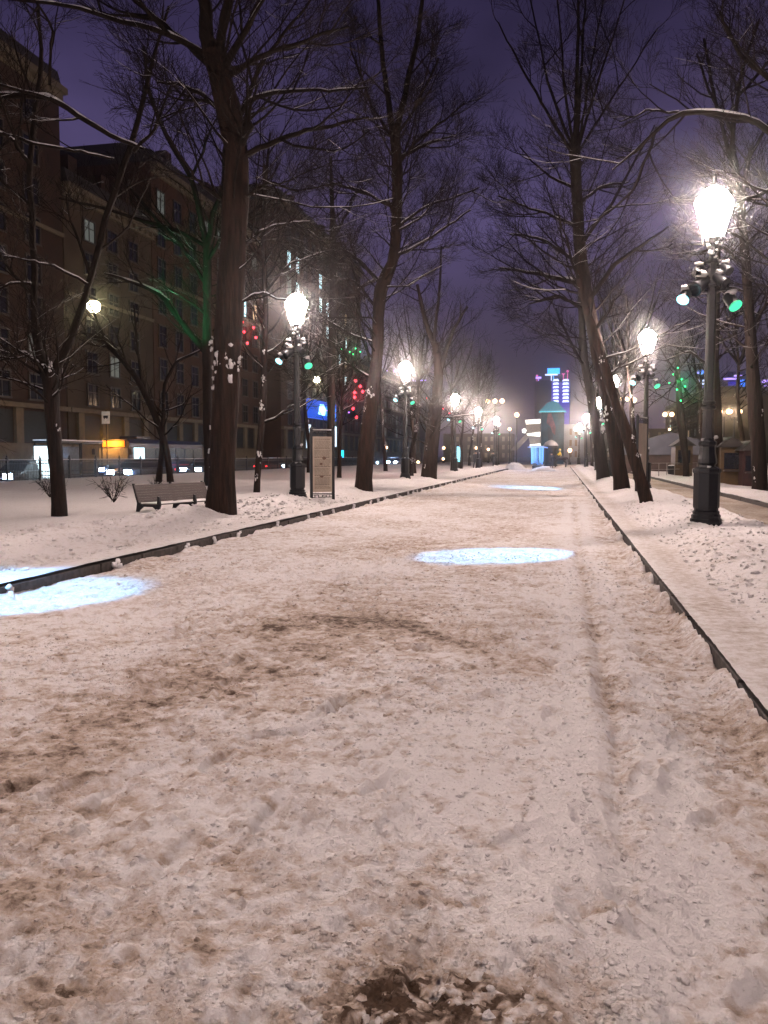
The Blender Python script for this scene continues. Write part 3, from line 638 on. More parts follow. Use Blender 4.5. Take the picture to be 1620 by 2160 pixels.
# ------------------------------------------------------------------ street lamps
def make_lamp(loc, label):
    R = empty('street_lamp', loc, 0, label, 'street lamp', 'ornate iron street lamps along the path')
    p = MB(); p.lathe([(.27,-.3),(.27,.05),(.25,.06),(.25,.11),(.23,.12),(.235,.17),(.21,.19),(.215,.23),(.19,.25),(.19,.29)], 16)
    p.lathe([(.205,.29),(.21,.33),(.21,.86),(.225,.88),(.225,.93),(.19,.95),(.16,.97)], 16, flute=.07)
    p.build('pedestal', M_IRON, R)
    p = MB(); p.lathe([(.135,.97),(.13,1.0),(.155,1.03),(.15,1.10),(.13,1.20),(.125,1.30),(.145,1.33),(.145,1.37),(.115,1.40),(.10,1.44)], 16, flute=.05); p.build('urn', M_IRON, R)
    p = MB(); p.lathe([(.098,1.44),(.09,1.9),(.085,1.95)], 12, flute=.12); p.lathe([(.085,1.95),(.075,3.7),(.06,4.43)], 12, flute=.12); p.build('shaft', M_IRON, R)
    for z, r_ in ((1.94,.115),(2.02,.105),(3.92,.11),(4.30,.095)): 
        q = MB(); q.lathe([(r_*.8,z-.03),(r_,z-.02),(r_,z+.02),(r_*.8,z+.03)], 16); q.build('collar', M_IRON, R)
    # fixture cluster below the lantern
    q = MB(); q.tube([(-.42,0,3.83),(.40,0,3.83)], .022); q.tube([(-.28,0,4.2),(.26,0,4.2)], .018)
    for s in (-1, 1):
        q.tube([(0,0,3.6),(s*.14,0,3.64),(s*.26,0,3.76),(s*.24,0,3.88)], .014, 6)
    q.build('bracket', M_IRON, R)
    sn = MB()
    for i, (x, z, tilt, m_, s) in enumerate(((-.42,3.76,.5,M_CYANL,1.0),(.30,3.64,-.5,M_GREENL,1.1),(-.22,4.15,.6,M_IRON,.8),(.2,4.17,-.6,M_IRON,.8),(-.20,3.92,.9,M_IRON,1.3),(.12,3.98,-.8,M_IRON,1.0))):
        rt = Matrix.Rotation(tilt, 3, 'Y') @ Matrix.Rotation(-.6, 3, 'X')
        h = MB(); c = Vector((x, -.06, z))
        prof = [(.05*s,.14*s),(.085*s,.12*s),(.095*s,-.10*s),(.105*s,-.12*s)]
        n = 12; vs = [c + rt @ Vector((r_*math.cos(6.2832*k/n), r_*math.sin(6.2832*k/n), zz)) for r_, zz in prof for k in range(n)]
        fs = [(a*n+k, a*n+(k+1)%n, (a+1)*n+(k+1)%n, (a+1)*n+k) for a in range(3) for k in range(n)] + [tuple(range(n))]
        h.add(vs, fs); ho = h.build('projector', M_IRON, R, smooth=True)
        g = MB(); vs = [c + rt @ Vector((.098*s*math.cos(6.2832*k/n), .098*s*math.sin(6.2832*k/n), -.115*s)) for k in range(n)]
        vs2 = [v + rt @ Vector((0, 0, .02)) for v in vs]
        g.add(vs+vs2, [tuple(range(n)), tuple(range(2*n-1, n-1, -1))]+[(k, (k+1)%n, n+(k+1)%n, n+k) for k in range(n)]); g.build('lens', m_ if m_ != M_IRON else M_GLASS, ho)
        sn.lump((x, -.05, z+.13*s), .09*s, i, 8, 4, .5)
    
    for k in range(12): a = k*1.9; sn.lump((.11*math.cos(a)*(.3+.07*k), -.05+.08*math.sin(a), 4.36+.034*k), .024+.012*(k % 3), 30+k, 7, 4, .8)
    pass; sn.lump((.10,.0,1.45), .05, 15); sn.lump((.0,-.16,.97),.05,19,8,4,.4)
    sn.build('snow', M_BSNOW, R, smooth=True)
    # lantern: crown bracket, tapered six-sided glass, frame, roof
    q = MB(); q.lathe([(.05,4.40),(.075,4.46),(.05,4.52),(.045,4.60),(.10,4.65),(.12,4.68)], 12)
    for k in range(6):
        a = k*math.pi/3; q.tube([(.05*math.cos(a),.05*math.sin(a),4.53),(.15*math.cos(a),.15*math.sin(a),4.58),(.17*math.cos(a),.17*math.sin(a),4.71)], .010, 5)
    q.build('lantern_holder', M_IRON, R)
    q = MB(); q.lathe([(.16,4.71),(.30,5.22),(.285,5.28),(.18,5.42),(.10,5.47)], 6); q.build('lantern_glass', M_LANT, R)
    q = MB()
    for k in range(6):
        a = k*math.pi/3; c_, s_ = math.cos(a), math.sin(a); q.tube([(.165*c_,.165*s_,4.70),(.308*c_,.308*s_,5.23)], .008, 5)
    q.lathe([(.10,5.47),(.105,5.50),(.03,5.54),(.025,5.61),(.035,5.64),(.01,5.70)], 10); q.build('lantern_frame', M_IRON, R)
    return R
def ground_h(X, Y):
    a = np.array([[float(X)]]); c = np.array([[float(Y)]])
    if X < XL: return float(lawn_z(a, c)[0][0,0])
    if X > XR: return float(verge_z(a, c)[0][0,0])
    return 0.0
def lampat(px, py, z=5.08):
    lo, hi = 3.0, 200.0
    for _ in range(50):
        m_ = (lo+hi)/2
        if D(px, py, m_).z < z: lo = m_
        else: hi = m_
    q = D(px, py, lo); return q.x, q.y
LL = [(*lampat(1505,482),'black street lamp nearest the camera, right of the path'), (*lampat(1365,735),'second street lamp on the right, beside the leaning trees'), (*lampat(1293,818),'third street lamp on the right, half hidden by the leaning trunks'),
      (*lampat(1262,857),'fourth street lamp on the right'), (*lampat(1238,886),'fifth street lamp on the right'), (*lampat(1222,904),'last street lamp on the right before the plaza'),
      (*lampat(625,672),'street lamp left of the path beside the tall information board'), (*lampat(855,797),'second street lamp on the left, slim against the far trees'), (*lampat(960,852),'third street lamp on the left'),
      (*lampat(1009,875),'fourth street lamp on the left'), (*lampat(1047,893),'fifth street lamp on the left, near the walking person'), (-7.2,4.2,'street lamp just outside the left edge whose beam falls on the kerb'), (2.5,-2.6,'street lamp behind the camera, right of the path')]
L0 = None; LAMPS = []
for X, Y, lb in LL:
    z = ground_h(X, Y)-.06
    if L0 is None: L0 = make_lamp((X, Y, z), lb); o = L0
    else: o = copy_tree(L0); o.location = (X, Y, z); o['label'] = lb; o.rotation_euler = (0, 0, 0.0 if X > 0 else math.pi*.92 if False else 0.12)
    LAMPS.append(o)
def beam(src, tgt, ang, power):   # the projector on the post throws a sharp disc of cold light
    light('SPOT', 'projector_beam', src, power, (.14,.50,1.0), tgt, .02, ang*1.1, .42)
for (a, c, li, sx, ang, pw) in ((1062,1170,0,-.42,18.5,5200),(0,1262,11,.42,22,5600),(1118,1029,1,-.42,15,24000),(1155,1003.5,2,-.42,11,40000)):
    p = G(a, c); beam((LL[li][0]+sx, LL[li][1]-.22, ground_h(LL[li][0], LL[li][1])+3.62), (p.x, p.y, 0), ang, pw)

# ------------------------------------------------------------------ bench
def bench(loc, rz, lb):
    R = empty('park_bench', loc, rz, lb, 'bench', 'park benches'); R.scale = (.9, 1, .82)
    Ln = 2.5   # local: length along y, seat front toward +x
    def prof(t): # back curve (x,z)
        return (-.22-.16*t, .42+.50*t)
    b = MB()
    for k in range(7):
        x = -.16+.085*k; b.box(x, 0, .42+(.02 if k == 6 else 0)-.012*math.sin(k*.5), x+.07, Ln, .445-.012*math.sin(k*.5))
    b.build('seat', M_WOOD, R, bev=.005)
    b = MB()
    for k in range(7):
        x, z = prof(k/7); b.box(-.012, 0, 0, .016, Ln, .070, rot=Matrix.Rotation(-.31, 3, 'Y'), off=(x, 0, z+.05))
    b.build('backrest', M_WOOD, R, bev=.005)
    for y in (.02, Ln/2, Ln-.07):
        b = MB(); pr_ = [(-.40,0),(-.33,0),(-.24,.25),(-.10,.36),(.22,.36),(.33,.28),(.36,0),(.44,0),(.43,.30),(.47,.42),(.44,.64),(.38,.66),(.36,.44),(-.15,.41),(-.22,.48),(-.40,1.0),(-.46,1.0),(-.30,.45),(-.34,.22)]
        b.prism(pr_, y, y+.05); b.build('side_frame', M_IRON, R, bev=.006)
    b = MB(); b.box(-.15, .1, .447, .40, Ln-.1, .465); b.build('snow', M_SNOW, R, bev=.012)
    return R
f = G(345,1079,.14)
bench((f.x-.40, f.y-.1, -.05), -.26, 'long slatted wooden bench with iron sides, facing the path behind the thickest tree')

# ------------------------------------------------------------------ information boards
def board(loc, rz, lb, wd, ht, lines=True):
    R = empty('information_board', loc, rz, lb, 'information board', 'tall information boards')
    for s in (-1, 1):
        b = MB(); b.box(s*wd/2-.035, -.035, -.1, s*wd/2+.035, .035, ht); b.lathe([(.05,ht),(.05,ht+.03),(.02,ht+.05),(.03,ht+.07),(.01,ht+.09)], 8, (s*wd/2,0,0)); b.build('post', M_IRON, R, bev=.005)
    b = MB()
    for z in (.10,.16,.20, ht-.03, ht-.10, ht-.15): b.box(-wd/2+.035, -.02, z-.012, wd/2-.035, .02, z+.012)
    for k in range(5): 
        x = -wd/2+.1+k*(wd-.2)/4
        for z0 in (.112, ht-.088): b.box(x-.008, -.008, z0, x+.008, .008, z0+.036)
    b.build('rail', M_IRON, R)
    b = MB(); b.box(-wd/2+.04, -.012, .24, wd/2-.04, .012, ht-.19); b.build('panel', mat('board_panel', (.50,.41,.31), rough=.5, var=.12, scale=3), R)
    if lines:
        b = MB(); r = random.Random(4); z = ht-.27; k = 0
        while z > .32:
            x = -wd/2+.09; 
            while x < wd/2-.12:
                l = r.uniform(.03,.10); l = min(l, wd/2-.08-x); b.box(x, -.0155, z, x+l, -.0125, z+.008+(.006 if k % 9 == 0 else 0)); x += l+.014
            z -= .026 if k % 9 else .045; k += 1
        b.build('lettering', mat('ink', (.09,.06,.04), var=.2), R)
        b = MB(); r = random.Random(6)
        for (x, z, s) in ((.05,ht*.60,.07),(-.04,ht*.52,.05),(-.02,ht*.34,.06)):
            b.prism([(x+s*math.cos(a)*r.uniform(.6,1), z+s*.8*math.sin(a)*r.uniform(.6,1)) for a in [i*.6283 for i in range(10)]], -.018, -.013)
        b.build('emblem', mat('ink_brown', (.15,.08,.05), var=.2), R)
    b = MB(); b.box(-wd/2+.05, -.02, ht-.02, wd/2-.05, .02, ht+.015); b.build('snow', M_BSNOW, R, bev=.01)
a = G(657,1055,.18); c = G(703,1048,.18)
bd = D(703,1048,a.y+.35); rz = math.atan2(.35, bd.x-a.x)
board(((a.x+bd.x)/2, (a.y+bd.y)/2, .16), rz, 'tall framed information board with dense lines of text, beside the left lamp post', (Vector(bd[:2])-Vector(a[:2])).length, (1055-905)/FPX*depth(a))
a = G(1352,1045,.15)
board((a.x, a.y, .12), 1.15, 'blank-backed tall board between the leaning tree and the second right lamp post', .9, 2.5, False)

# ------------------------------------------------------------------ iron fence left (and right)
def fence(X, y0, y1, z0, lb, h=1.05, panel=2.5):
    R = empty('iron_fence', (X, y0, z0), 0, lb, 'fence', 'low iron fences')
    n = int((y1-y0)/panel); L = n*panel
    b = MB()
    for z in (.12, .25, h-.2, h-.04): b.box(-.02, 0, z, .02, L, z+.035)
    b.build('rail', M_IRON, R)
    b = MB(); k = 0; y = .12
    while y < L:
        b.box(-.012, y-.012, .05, .012, y+.012, h-(.05 if k % 2 else .0)); 
        if k % 2 == 0: b.box(-.02, y-.045, h*.42, .02, y+.045, h*.42+.05)
        y += .12; k += 1
    b.build('bars', M_IRON, R)
    post = None
    for i in range(n+1):
        if post is None:
            q = MB(); q.box(-.05,-.05,-.1,.05,.05,h+.06); q.lathe([(.06,h+.06),(.07,h+.09),(.03,h+.13),(.045,h+.17),(.01,h+.22)], 8); post = q.build('post', M_IRON, R, bev=.006)
        else:
            o = post.copy(); C.objects.link(o); o.parent = R; o.location = (0, i*panel, 0)
    b = MB(); b.box(-.025, 0, h-.003, .025, L, h+.02); b.build('snow', M_BSNOW, R)
fence(-25.2, 14, 112, .17, 'low black iron fence with snow on top, between the left lawn and the road')
fence(26.2, 30, 112, .12, 'low dark iron fence at the far edge of the right lawn')

# ------------------------------------------------------------------ buildings
M_WALL_A = mat('plaster_brown', (.030,.012,.005), rough=.9, var=.25, scale=.6, bump=.2)
M_WALL_B = mat('plaster_tan', (.050,.031,.016), rough=.9, var=.2, scale=.5, bump=.2)
M_WALL_C = mat('plaster_ochre', (.050,.020,.008), rough=.9, var=.25, scale=.5, bump=.2)
M_TRIM = mat('stone_trim', (.13,.10,.062), rough=.85, var=.15, scale=2)
M_ROOF = mat('dark_roof', (.03,.025,.022), rough=.8)
M_FRAME = mat('window_frame_paint', (.045,.034,.025), rough=.6)
M_LITW = emit('lit_window', (.58,.85,.95), 2.0); M_LITW2 = emit('lit_window_warm', (1,.75,.45), .8); M_LITD = emit('lit_window_dim', (.5,.55,.5), .16)
def building(label, X, y0, y1, h, wall, lit, floors, step, base_h=4.2, side=1, dpt=16):
    """facade on the plane x=X facing the boulevard (side=+1: building to the left, faces +x)"""
    R = empty('city_building', (X, y0, -.18), 0, label, 'building', 'street buildings'); L = y1-y0; s = side
    def bx(b, xa, ya, za, xb, yb, zb): b.box(min(s*xa, s*xb), ya, za, max(s*xa, s*xb), yb, zb)
    b = MB(); bx(b, -dpt, .01, 0, 0, L-.01, h); b.build('wall', wall, R)
    b = MB(); bx(b, .004, 0, 0, .35, L, 2.6); bx(b, .35, 0, 2.45, .45, L, 2.6); 
    b.build('plinth', M_TRIM, R)
    b = MB(); y = 1.2
    while y < L: bx(b, .004, y, 2.62, .28, y+.9, base_h+1.2); y += step
    bx(b, .004, 0, base_h+1.22, .42, L, base_h+1.6); b.build('pilasters', M_TRIM, R)
    b = MB(); bx(b, .004, -.1, h-1.1, .35, L+.1, h-.6); bx(b, .004, -.2, h-.597, .75, L+.2, h-.1)
    for k in range(int(L/1.1)): bx(b, .36, .3+k*1.1, h-.95, .6, .6+k*1.1, h-.6)
    bx(b, .004, 0, h*.62, .22, L, h*.62+.3); b.build('cornice', M_TRIM, R)
    b = MB(); b.prism([(-s*dpt, h+.01), (s*.4, h+.01), (s*.1, h+1.2), (-s*3, h+2.2), (-s*dpt+s*3, h+2.2)], .2, L-.2, 'y'); rf = b.build('roof', M_ROOF, R)
    for yy in (L*.2, L*.55, L*.8):
        q = MB(); q.box(-s*2-.6, yy, h+1.6, -s*2+.6, yy+1.4, h+3.4); q.build('chimney', M_WALL_A, rf)
    ft = (h-1.4-base_h-1.8)/floors; n = int(L/step); rngw = random.Random(int(y0)); proto_w = None; cnt = 0
    fr = MB(); ww, wh = step*.42, ft*.62
    for (a, c, d_, e) in ((-ww/2-.14,-ww/2,0,wh),(ww/2,ww/2+.14,0,wh),(-ww/2-.14,ww/2+.14,wh,wh+.16),(-ww/2-.2,ww/2+.2,-.14,0)): bx(fr, .004, a, d_, .14, c, e)
    bx(fr, .004, -.04, 0, .08, .04, wh); bx(fr, .004, -ww/2, wh*.62, .075, -.041, wh*.62+.07); bx(fr, .004, .041, wh*.62, .075, ww/2, wh*.62+.07)
    fm = None; pm = {}
    for fl in range(floors):
        for k in range(n):
            if cnt >= 99: break
            y = step*(k+.5)+(L-n*step)/2; z = base_h+2.0+fl*ft; cnt += 1
            if fm is None: f = fr.build('window', M_FRAME, R); fm = f
            else: f = fm.copy(); C.objects.link(f)
            f.location = (0, y, z); f.parent = R
            m_ = M_GLASS
            for (fa, ka, mm) in lit:
                if fa == fl and ka == k: m_ = mm
            if m_ == M_GLASS and rngw.random() < .06: m_ = M_LITD
            if m_.name not in pm:
                q = MB(); bx(q, .004, -ww/2, 0, .03, ww/2, wh); pn = q.build('pane', m_, f); pm[m_.name] = pn
            else: pn = pm[m_.name].copy(); C.objects.link(pn); pn.parent = f
    # ground floor windows
    g = MB(); y = 2.1
    while y+step*.5 < L: bx(g, .004, y+.15, 2.7, .05, y+step-1.05, base_h+1.0); y += step
    g.build('shop_windows', mat('shop_glass', (.02,.02,.018), rough=.55, spec=.2), R)
    return R
building('tall dark brown building at the far left edge, higher than its neighbour', -42, 22, 64.8, 32.6, M_WALL_A, [], 8, 4.3)
building('lower tan building between the tall dark one and the long block', -42, 65, 80.6, 25, M_WALL_B, [(1,1,M_LITD)], 6, 3.9)
L3 = building('long brown block seen behind the green-lit tree', -42, 80.8, 112, 32, M_WALL_C, [(4,6,M_LITW),(4,7,M_LITW2)], 7, 3.9)
building('corner block with most lit windows, far end of the left street', -39, 112.3, 160, 37.5, M_WALL_C, [(6,0,M_LITW),(6,1,M_LITW),(5,0,M_LITD),(5,1,M_LITW),(6,4,M_LITW),(5,4,M_LITW),(5,5,M_LITW),(5,8,M_LITW2),(4,8,M_LITW),(4,4,M_LITD),(4,5,M_LITW),(3,7,M_LITW),(3,8,M_LITW2),(2,8,M_LITW),(3,1,M_LITW),(2,2,M_LITD)], 8, 4.0)
building('distant dim building behind the far left trees', -40, 163, 235, 20, M_WALL_B, [(k, j, M_LITD) for k in range(3) for j in (2,5,8,11)], 4, 4.5)
building('grey building across the road on the right', 40, 40, 120, 15, M_WALL_B, [(k, j, M_LITW2) for k, j in ((0,3),(1,7),(0,9),(2,4))]+[(1,12,M_LITW),(0,14,M_LITW2)], 3, 4.6, side=-1)
building('low building at the far right end of the boulevard', 30, 200, 260, 15, M_WALL_B, [(0,2,M_LITW2),(1,5,M_LITW2),(1,9,M_LITW)], 3, 5, side=-1)

# far end: pale facade behind the plaza, towers
def slab(name, label, loc, w_, d_, h, wall, cells, mlit, cols, rows, group=None, top=None, rz=0, lit=lambda i, j: True, cw=.8, ch=.42, zr=(0.1, .95)):
    R = empty(name, loc, rz, label, 'building', group)
    MB().box(-w_/2, 0, 0, w_/2, d_, h).build('wall', wall, R)
    pr0 = None
    for i in range(cols):
        for j in range(rows):
            if not lit(i, j): continue
            cx_ = -w_/2+w_*(i+.5)/cols; cz = h*(zr[0]+(zr[1]-zr[0])*(j+.5)/rows); a = w_/cols*cw/2; c = h*(zr[1]-zr[0])/rows*ch/2
            if pr0 is None:
                q = MB(); q.box(-a, -.12, -c, a, -.01, c); pr0 = q.build('window', mlit, R); pr0.location = (cx_, 0, cz)
            else:
                o = pr0.copy(); C.objects.link(o); o.parent = R; o.location = (cx_, 0, cz)
    return R
M_TOWER = mat('tower_dark', (.02,.02,.07), rough=.5); M_PURP = emit('purple_light', (.45,.30,1.0), 2.2); M_LILAC = emit('lilac_window', (.55,.62,1.0), 3.0)
M_BLUEL = emit('blue_light', (.05,.22,1.0), 2.5); M_CYAN = emit('cyan_sign', (.05,.36,1.0), 2.6); M_PINKL = emit('pink_light', (1.0,.12,.5), 1.2); M_DBLUE = emit('deep_blue_glow', (.05,.03,.9), .45)
YT = 420
def tower():
    x0, x1 = D(1128,900,YT).x, D(1202,900,YT).x; zt = D(1160,800,YT).z; cx_ = (x0+x1)/2; wd = x1-x0
    R = empty('tower_block', (cx_, YT, -.3), 0, 'blue and purple lit tower with two columns of bright windows above the mural', 'building', 'lit towers on the skyline')
    MB().box(-wd/2, 0, 0, wd/2, 18, zt).build('wall', M_TOWER, R)
    q = MB(); xm = D(1163,800,YT).x-cx_; q.box(xm, -.3, zt*.30, wd/2-.3, -.02, zt-1.2); q.build('lit_strip', M_DBLUE, R)
    for i, (a, c) in enumerate(((1166,1179),(1186,1200))):
        for k in range(7):
            y_ = 801+7.4*k; xa, xb = D(a, y_, YT).x-cx_, D(c, y_, YT).x-cx_; z = D(a, y_, YT).z
            q = MB(); q.prism([(xa, z-.45), (xa+.5, z+.5), (xb-.4, z+.6), (xb, z-.35)], -.6, -.35); q.build('window', M_LILAC, R)
    for (a, c, y0, y1, m_) in ((1155,1181,776,788,M_CYAN),(1130,1142,794,798,M_PURP),(1150,1176,788.5,791,M_LILAC),(1185,1192,787,789,M_PINKL),(1195,1200,780,784,M_PINKL),(1131,1135,790,793,M_PINKL)):
        xa, xb = D(a, y0, YT).x-cx_, D(c, y0, YT).x-cx_; q = MB(); q.box(xa, -1.2, D(a, y1, YT).z, xb, -.8, D(a, y0, YT).z); q.box((xa+xb)/2-.15, -1.0, zt-.5, (xa+xb)/2+.15, .5, D(a, y1, YT).z+.1); q.build('roof_sign', m_, R)
    return R
tower()
def ltower(pxa, pxb, ptop, Y, label, bands, m_, wallm=M_TOWER, dot=None):
    x0, x1 = D(pxa, 900, Y).x, D(pxb, 900, Y).x; zt = D(pxa, ptop, Y).z; cx_ = (x0+x1)/2; wd = x1-x0
    R = empty('tower_block', (cx_, Y, -.3), 0, label, 'building', 'lit towers on the skyline'); MB().box(-wd/2, 0, 0, wd/2, 15, zt+.3).build('wall', wallm, R)
    for (a, c, y0, y1, mm) in bands:
        q = MB(); xa, xb = D(a, y0, Y).x-cx_, D(c, y0, Y).x-cx_; q.box(xa, -.5, D(a, y1, Y).z, xb, -.02, D(a, y0, Y).z); q.build('light_band', mm, R)
    return R
ltower(1466,1486,772,380,'narrow blue and purple lit tower left of the nearest right lamp post', [(1474,1484,779,788,M_BLUEL)]+[(1474,1485,800+7*k,803+7*k,M_LILAC if k < 2 else M_PURP) for k in range(5)]+[(1468,1474,783,787,M_PURP)], M_PURP)
ltower(1532,1574,784,380,'wide blue lit tower right of the nearest right lamp post', [(1536,1562,817+5.2*k,819.5+5.2*k,M_CYAN) for k in range(5)]+[(1562,1571,800+6*k,804+6*k,M_BLUEL) for k in range(7)]+[(1526,1560,796,800,M_PURP),(1548,1566,790,793,M_PURP),(1536,1562,804,812,M_DBLUE)], M_PURP)
ltower(1606,1640,796,380,'dim purple lit block at the right edge of the skyline', [(1606,1622,800,806,M_PURP),(1612,1630,812,814,M_PURP)], M_PURP)
ltower(806,900,782,260,'stepped building outlined with purple and white lights left of the path', [(812,838,779,783,M_PURP),(812,842,794,797,M_PURP),(812,828,799,802,M_LILAC),(838,850,799,803,M_LILAC),(868,900,800,802,M_PURP),(810,828,806,809,M_LILAC)]
  + [(808+9*k, 813+9*k, 824,826, M_LITW2 if k % 2 else M_LITW) for k in range(9)], M_PURP)
ltower(738,806,800,230,'dark block behind the red lit tree', [(742,750,796,799,M_PURP),(775,800,876,878,M_PURP),(742,766,884,887,M_BLUEL)], M_PURP)

# pale lit facades at the end of the boulevard
def facade(pa, pb, ptop, Y, label, wall, n, rows, lit):
    x0, x1 = D(pa, 960, Y).x, D(pb, 960, Y).x; zt = D(pa, ptop, Y).z
    return slab('city_building', label, ((x0+x1)/2, Y, -.3), x1-x0, 12, zt+.3, wall, 0, M_LITD if not lit else lit, n, rows, 'street buildings', lit=lambda i, j: (i*7+j*3) % 3 != 0, cw=.45, ch=.55)
facade(1186,1232,895,190,'pale grey house right of the mural, with arched warm windows', mat('pale_plaster', (.42,.44,.47), var=.15, scale=.4), 4, 3, emit('dim_peach', (1,.6,.4), .12))
facade(1232,1420,905,230,'long dim building behind the right-row trees', M_WALL_B, 16, 3, emit('dim_warm', (1,.7,.4), .12))
facade(935,1080,915,230,'long dim building behind the far left trees and the walking person', M_WALL_B, 12, 3, emit('dim_warm2', (1,.7,.45), .10))

# mural tower: tall dark panel, cyan-lit canopy on top
YM = 150
xa, xb = D(1141,960,YM).x, D(1189,960,YM).x; zt = D(1160,868,YM).z; cx_ = (xa+xb)/2; wd = xb-xa
R = empty('mural_wall', (cx_, YM, -.05), 0, 'tall dark teal mural wall with a reddish figure and a glowing cyan canopy', 'mural')
MB().box(-wd/2, 0, 0, wd/2, 4, zt).build('wall', mat('teal_wall', (.018,.06,.085), var=.35, scale=.5), R)
def fig(m_, pts, y):
    q = MB(); q.prism([(D(a, c, YM).x-cx_, D(a, c, YM).z+.05) for a, c in pts], -y-.03, -y); return q
fig(0, [(1156,872),(1163,872),(1167,884),(1172,900),(1171,918),(1166,914),(1161,900),(1153,893),(1154,882)], .01).build('painted_figure', mat('mural_red', (.22,.06,.07), var=.4, scale=1.2), R)
fig(0, [(1155,900),(1161,902),(1166,918),(1169,935),(1163,945),(1156,940)], .045).build('painted_shadow', mat('mural_dark', (.02,.03,.04)), R)
q = MB(); q.prism([(-wd/2-.5, zt), (wd/2+.3, zt), (wd/2-.6, zt+1.0), (.9, zt+1.6), (0, zt+1.9), (-1.0, zt+1.5), (-wd/2+.5, zt+1.0)], -.6, 4.2); q.build('canopy', emit('cyan_canopy', (.03,.36,.48), .5), R)
q = MB(); q.prism([(-wd/2-.5, zt-.12), (wd/2+.4, zt-.12), (wd/2+.2, zt+.12), (-wd/2-.3, zt+.12)], -.9, -.61); q.build('canopy_edge', emit('cyan_edge', (.12,.6,.7), 1.0), R)
light('SPOT', 'mural_floodlight', (cx_-1, YM-2.5, zt+.4), 350, (.15,.75,.9), (cx_, YM, zt-5), .2, 100, .8)
light('SPOT', 'mural_floodlight', (cx_+1, YM-2.5, zt+.4), 350, (.15,.75,.9), (cx_+.5, YM, zt-5), .2, 100, .8)
# striped glowing arch
YA = 130
R = empty('light_arch', D(1124,962,YA), 0, 'white light sculpture with three bright bands and a slanting leg, left of the mural', 'light sculpture'); R.location.z = 0
M_WHT = mat('arch_white', (.14,.13,.13), emis=(1,.9,.78), es=.015); M_BAND = emit('arch_band', (1,.96,.9), 1.6)
ox = R.location.x
def pl(pts, y0, y1): 
    q = MB(); q.prism([(D(a, c, YA).x-ox, D(a, c, YA).z) for a, c in pts], y0, y1); return q
pl([(1106,884),(1140,884),(1140,946),(1120,946)], .2, 2.2).build('body', M_WHT, R)
pl([(1112,912),(1118,920),(1090,950),(1076,950)], .2, 2.0).build('leg', M_WHT, R)
for pts in (([(1108,886),(1140,884),(1140,893),(1110,895)]), ([(1110,915),(1140,911),(1140,921),(1113,919)]), ([(1117,938),(1140,935),(1140,943),(1119,944)])): pl(pts, -.15, .18).build('light_band', M_BAND, R)
pl([(1101,906),(1107,903),(1111,908),(1108,914),(1102,913)], -.3, .1).build('lamp', M_BAND, R)
light('POINT', 'arch_glow', (ox, YA-2.5, 3), 120, (1,.9,.8), size=.5)
# blue icicle light column on a snow heap
p = G(1133,988,.2)
R = empty('light_fountain', (p.x, p.y, .1), 0, 'blue fountain of hanging light strings on the path in front of the mural', 'light fountain')
q = MB(); q.tube([(0,0,0),(0,0,2.2)], .12, 8); q.lathe([(.45,0),(.5,.35),(.3,.45)], 12); q.build('post', M_IRON, R)
q = MB(); q.tube([(-.95,0,2.15),(-.4,0,2.25),(.4,0,2.22),(1.0,0,2.1)], .07, 6); q.lathe([(.55,2.12),(.62,2.2),(.3,2.3)], 12); q.build('crown', emit('pale_blue', (.35,.5,1), .8), R)
r = random.Random(2); q = MB()
for k in range(26):
    a = 6.2832*k/26; q.tube([(.58*math.cos(a),.58*math.sin(a),2.12),(.56*math.cos(a),.56*math.sin(a),.45+r.random()*.3)], .014, 4)
q.build('light_strings', emit('blue_string', (.15,.38,1.0), 2.2), R)
light('POINT', 'fountain_glow', (p.x, p.y-1.5, 1.6), 380, (.25,.5,1.0), size=.3)
def heap(px, py, wpx, hpx, lb, m_=M_SNOW):
    B = G(px, py, .02); dp = depth(B); a = wpx/2/FPX*dp; h = hpx/FPX*dp; q = []
    n = 28; V = []; F_ = []
    for i in range(n):
        for j in range(n):
            u, v = i/(n-1)*2-1, j/(n-1)*2-1; rr = math.hypot(u, v); z = h*max(0, 1-rr**2)**.8*(.8+.4*float(fbm(u*3+px, v*3, 3, 7))) - .05; V.append((u*a, v*a*.8, z))
    for i in range(n-1):
        for j in range(n-1): F_.append((i*n+j, (i+1)*n+j, (i+1)*n+j+1, i*n+j+1))
    o = npmesh('snow_heap', V, F_, m_, loc=B); tag(o, lb, 'snow heap', 'shovelled snow heaps'); return o
heap(1086,990,46,16,'rounded snow heap at the end of the left kerb'); heap(1146,993,56,10,'low snow heap glowing blue under the light fountain')
heap(1470,1000,70,14,'snow heap beside the side path near the white railing'); heap(1395,985,110,10,'flat snow pile behind the litter bin')
# advertising kiosk with snowy domed roof
p = G(1158,986,0)
R = empty('round_kiosk', (p.x, p.y+14, 0), 0, 'small dark round kiosk with a snowy dome in front of the mural', 'kiosk')
q = MB(); q.lathe([(.95,-.1),(.95,.2),(.85,.22),(.85,2.6),(1.0,2.65),(1.0,2.85)], 16); q.build('body', M_IRON, R)
q = MB(); q.lathe([(1.05,2.85),(1.0,2.95),(.75,3.3),(.35,3.55),(.05,3.65)], 16); q.build('roof', mat('snowy_dome', (.3,.3,.32)), R)

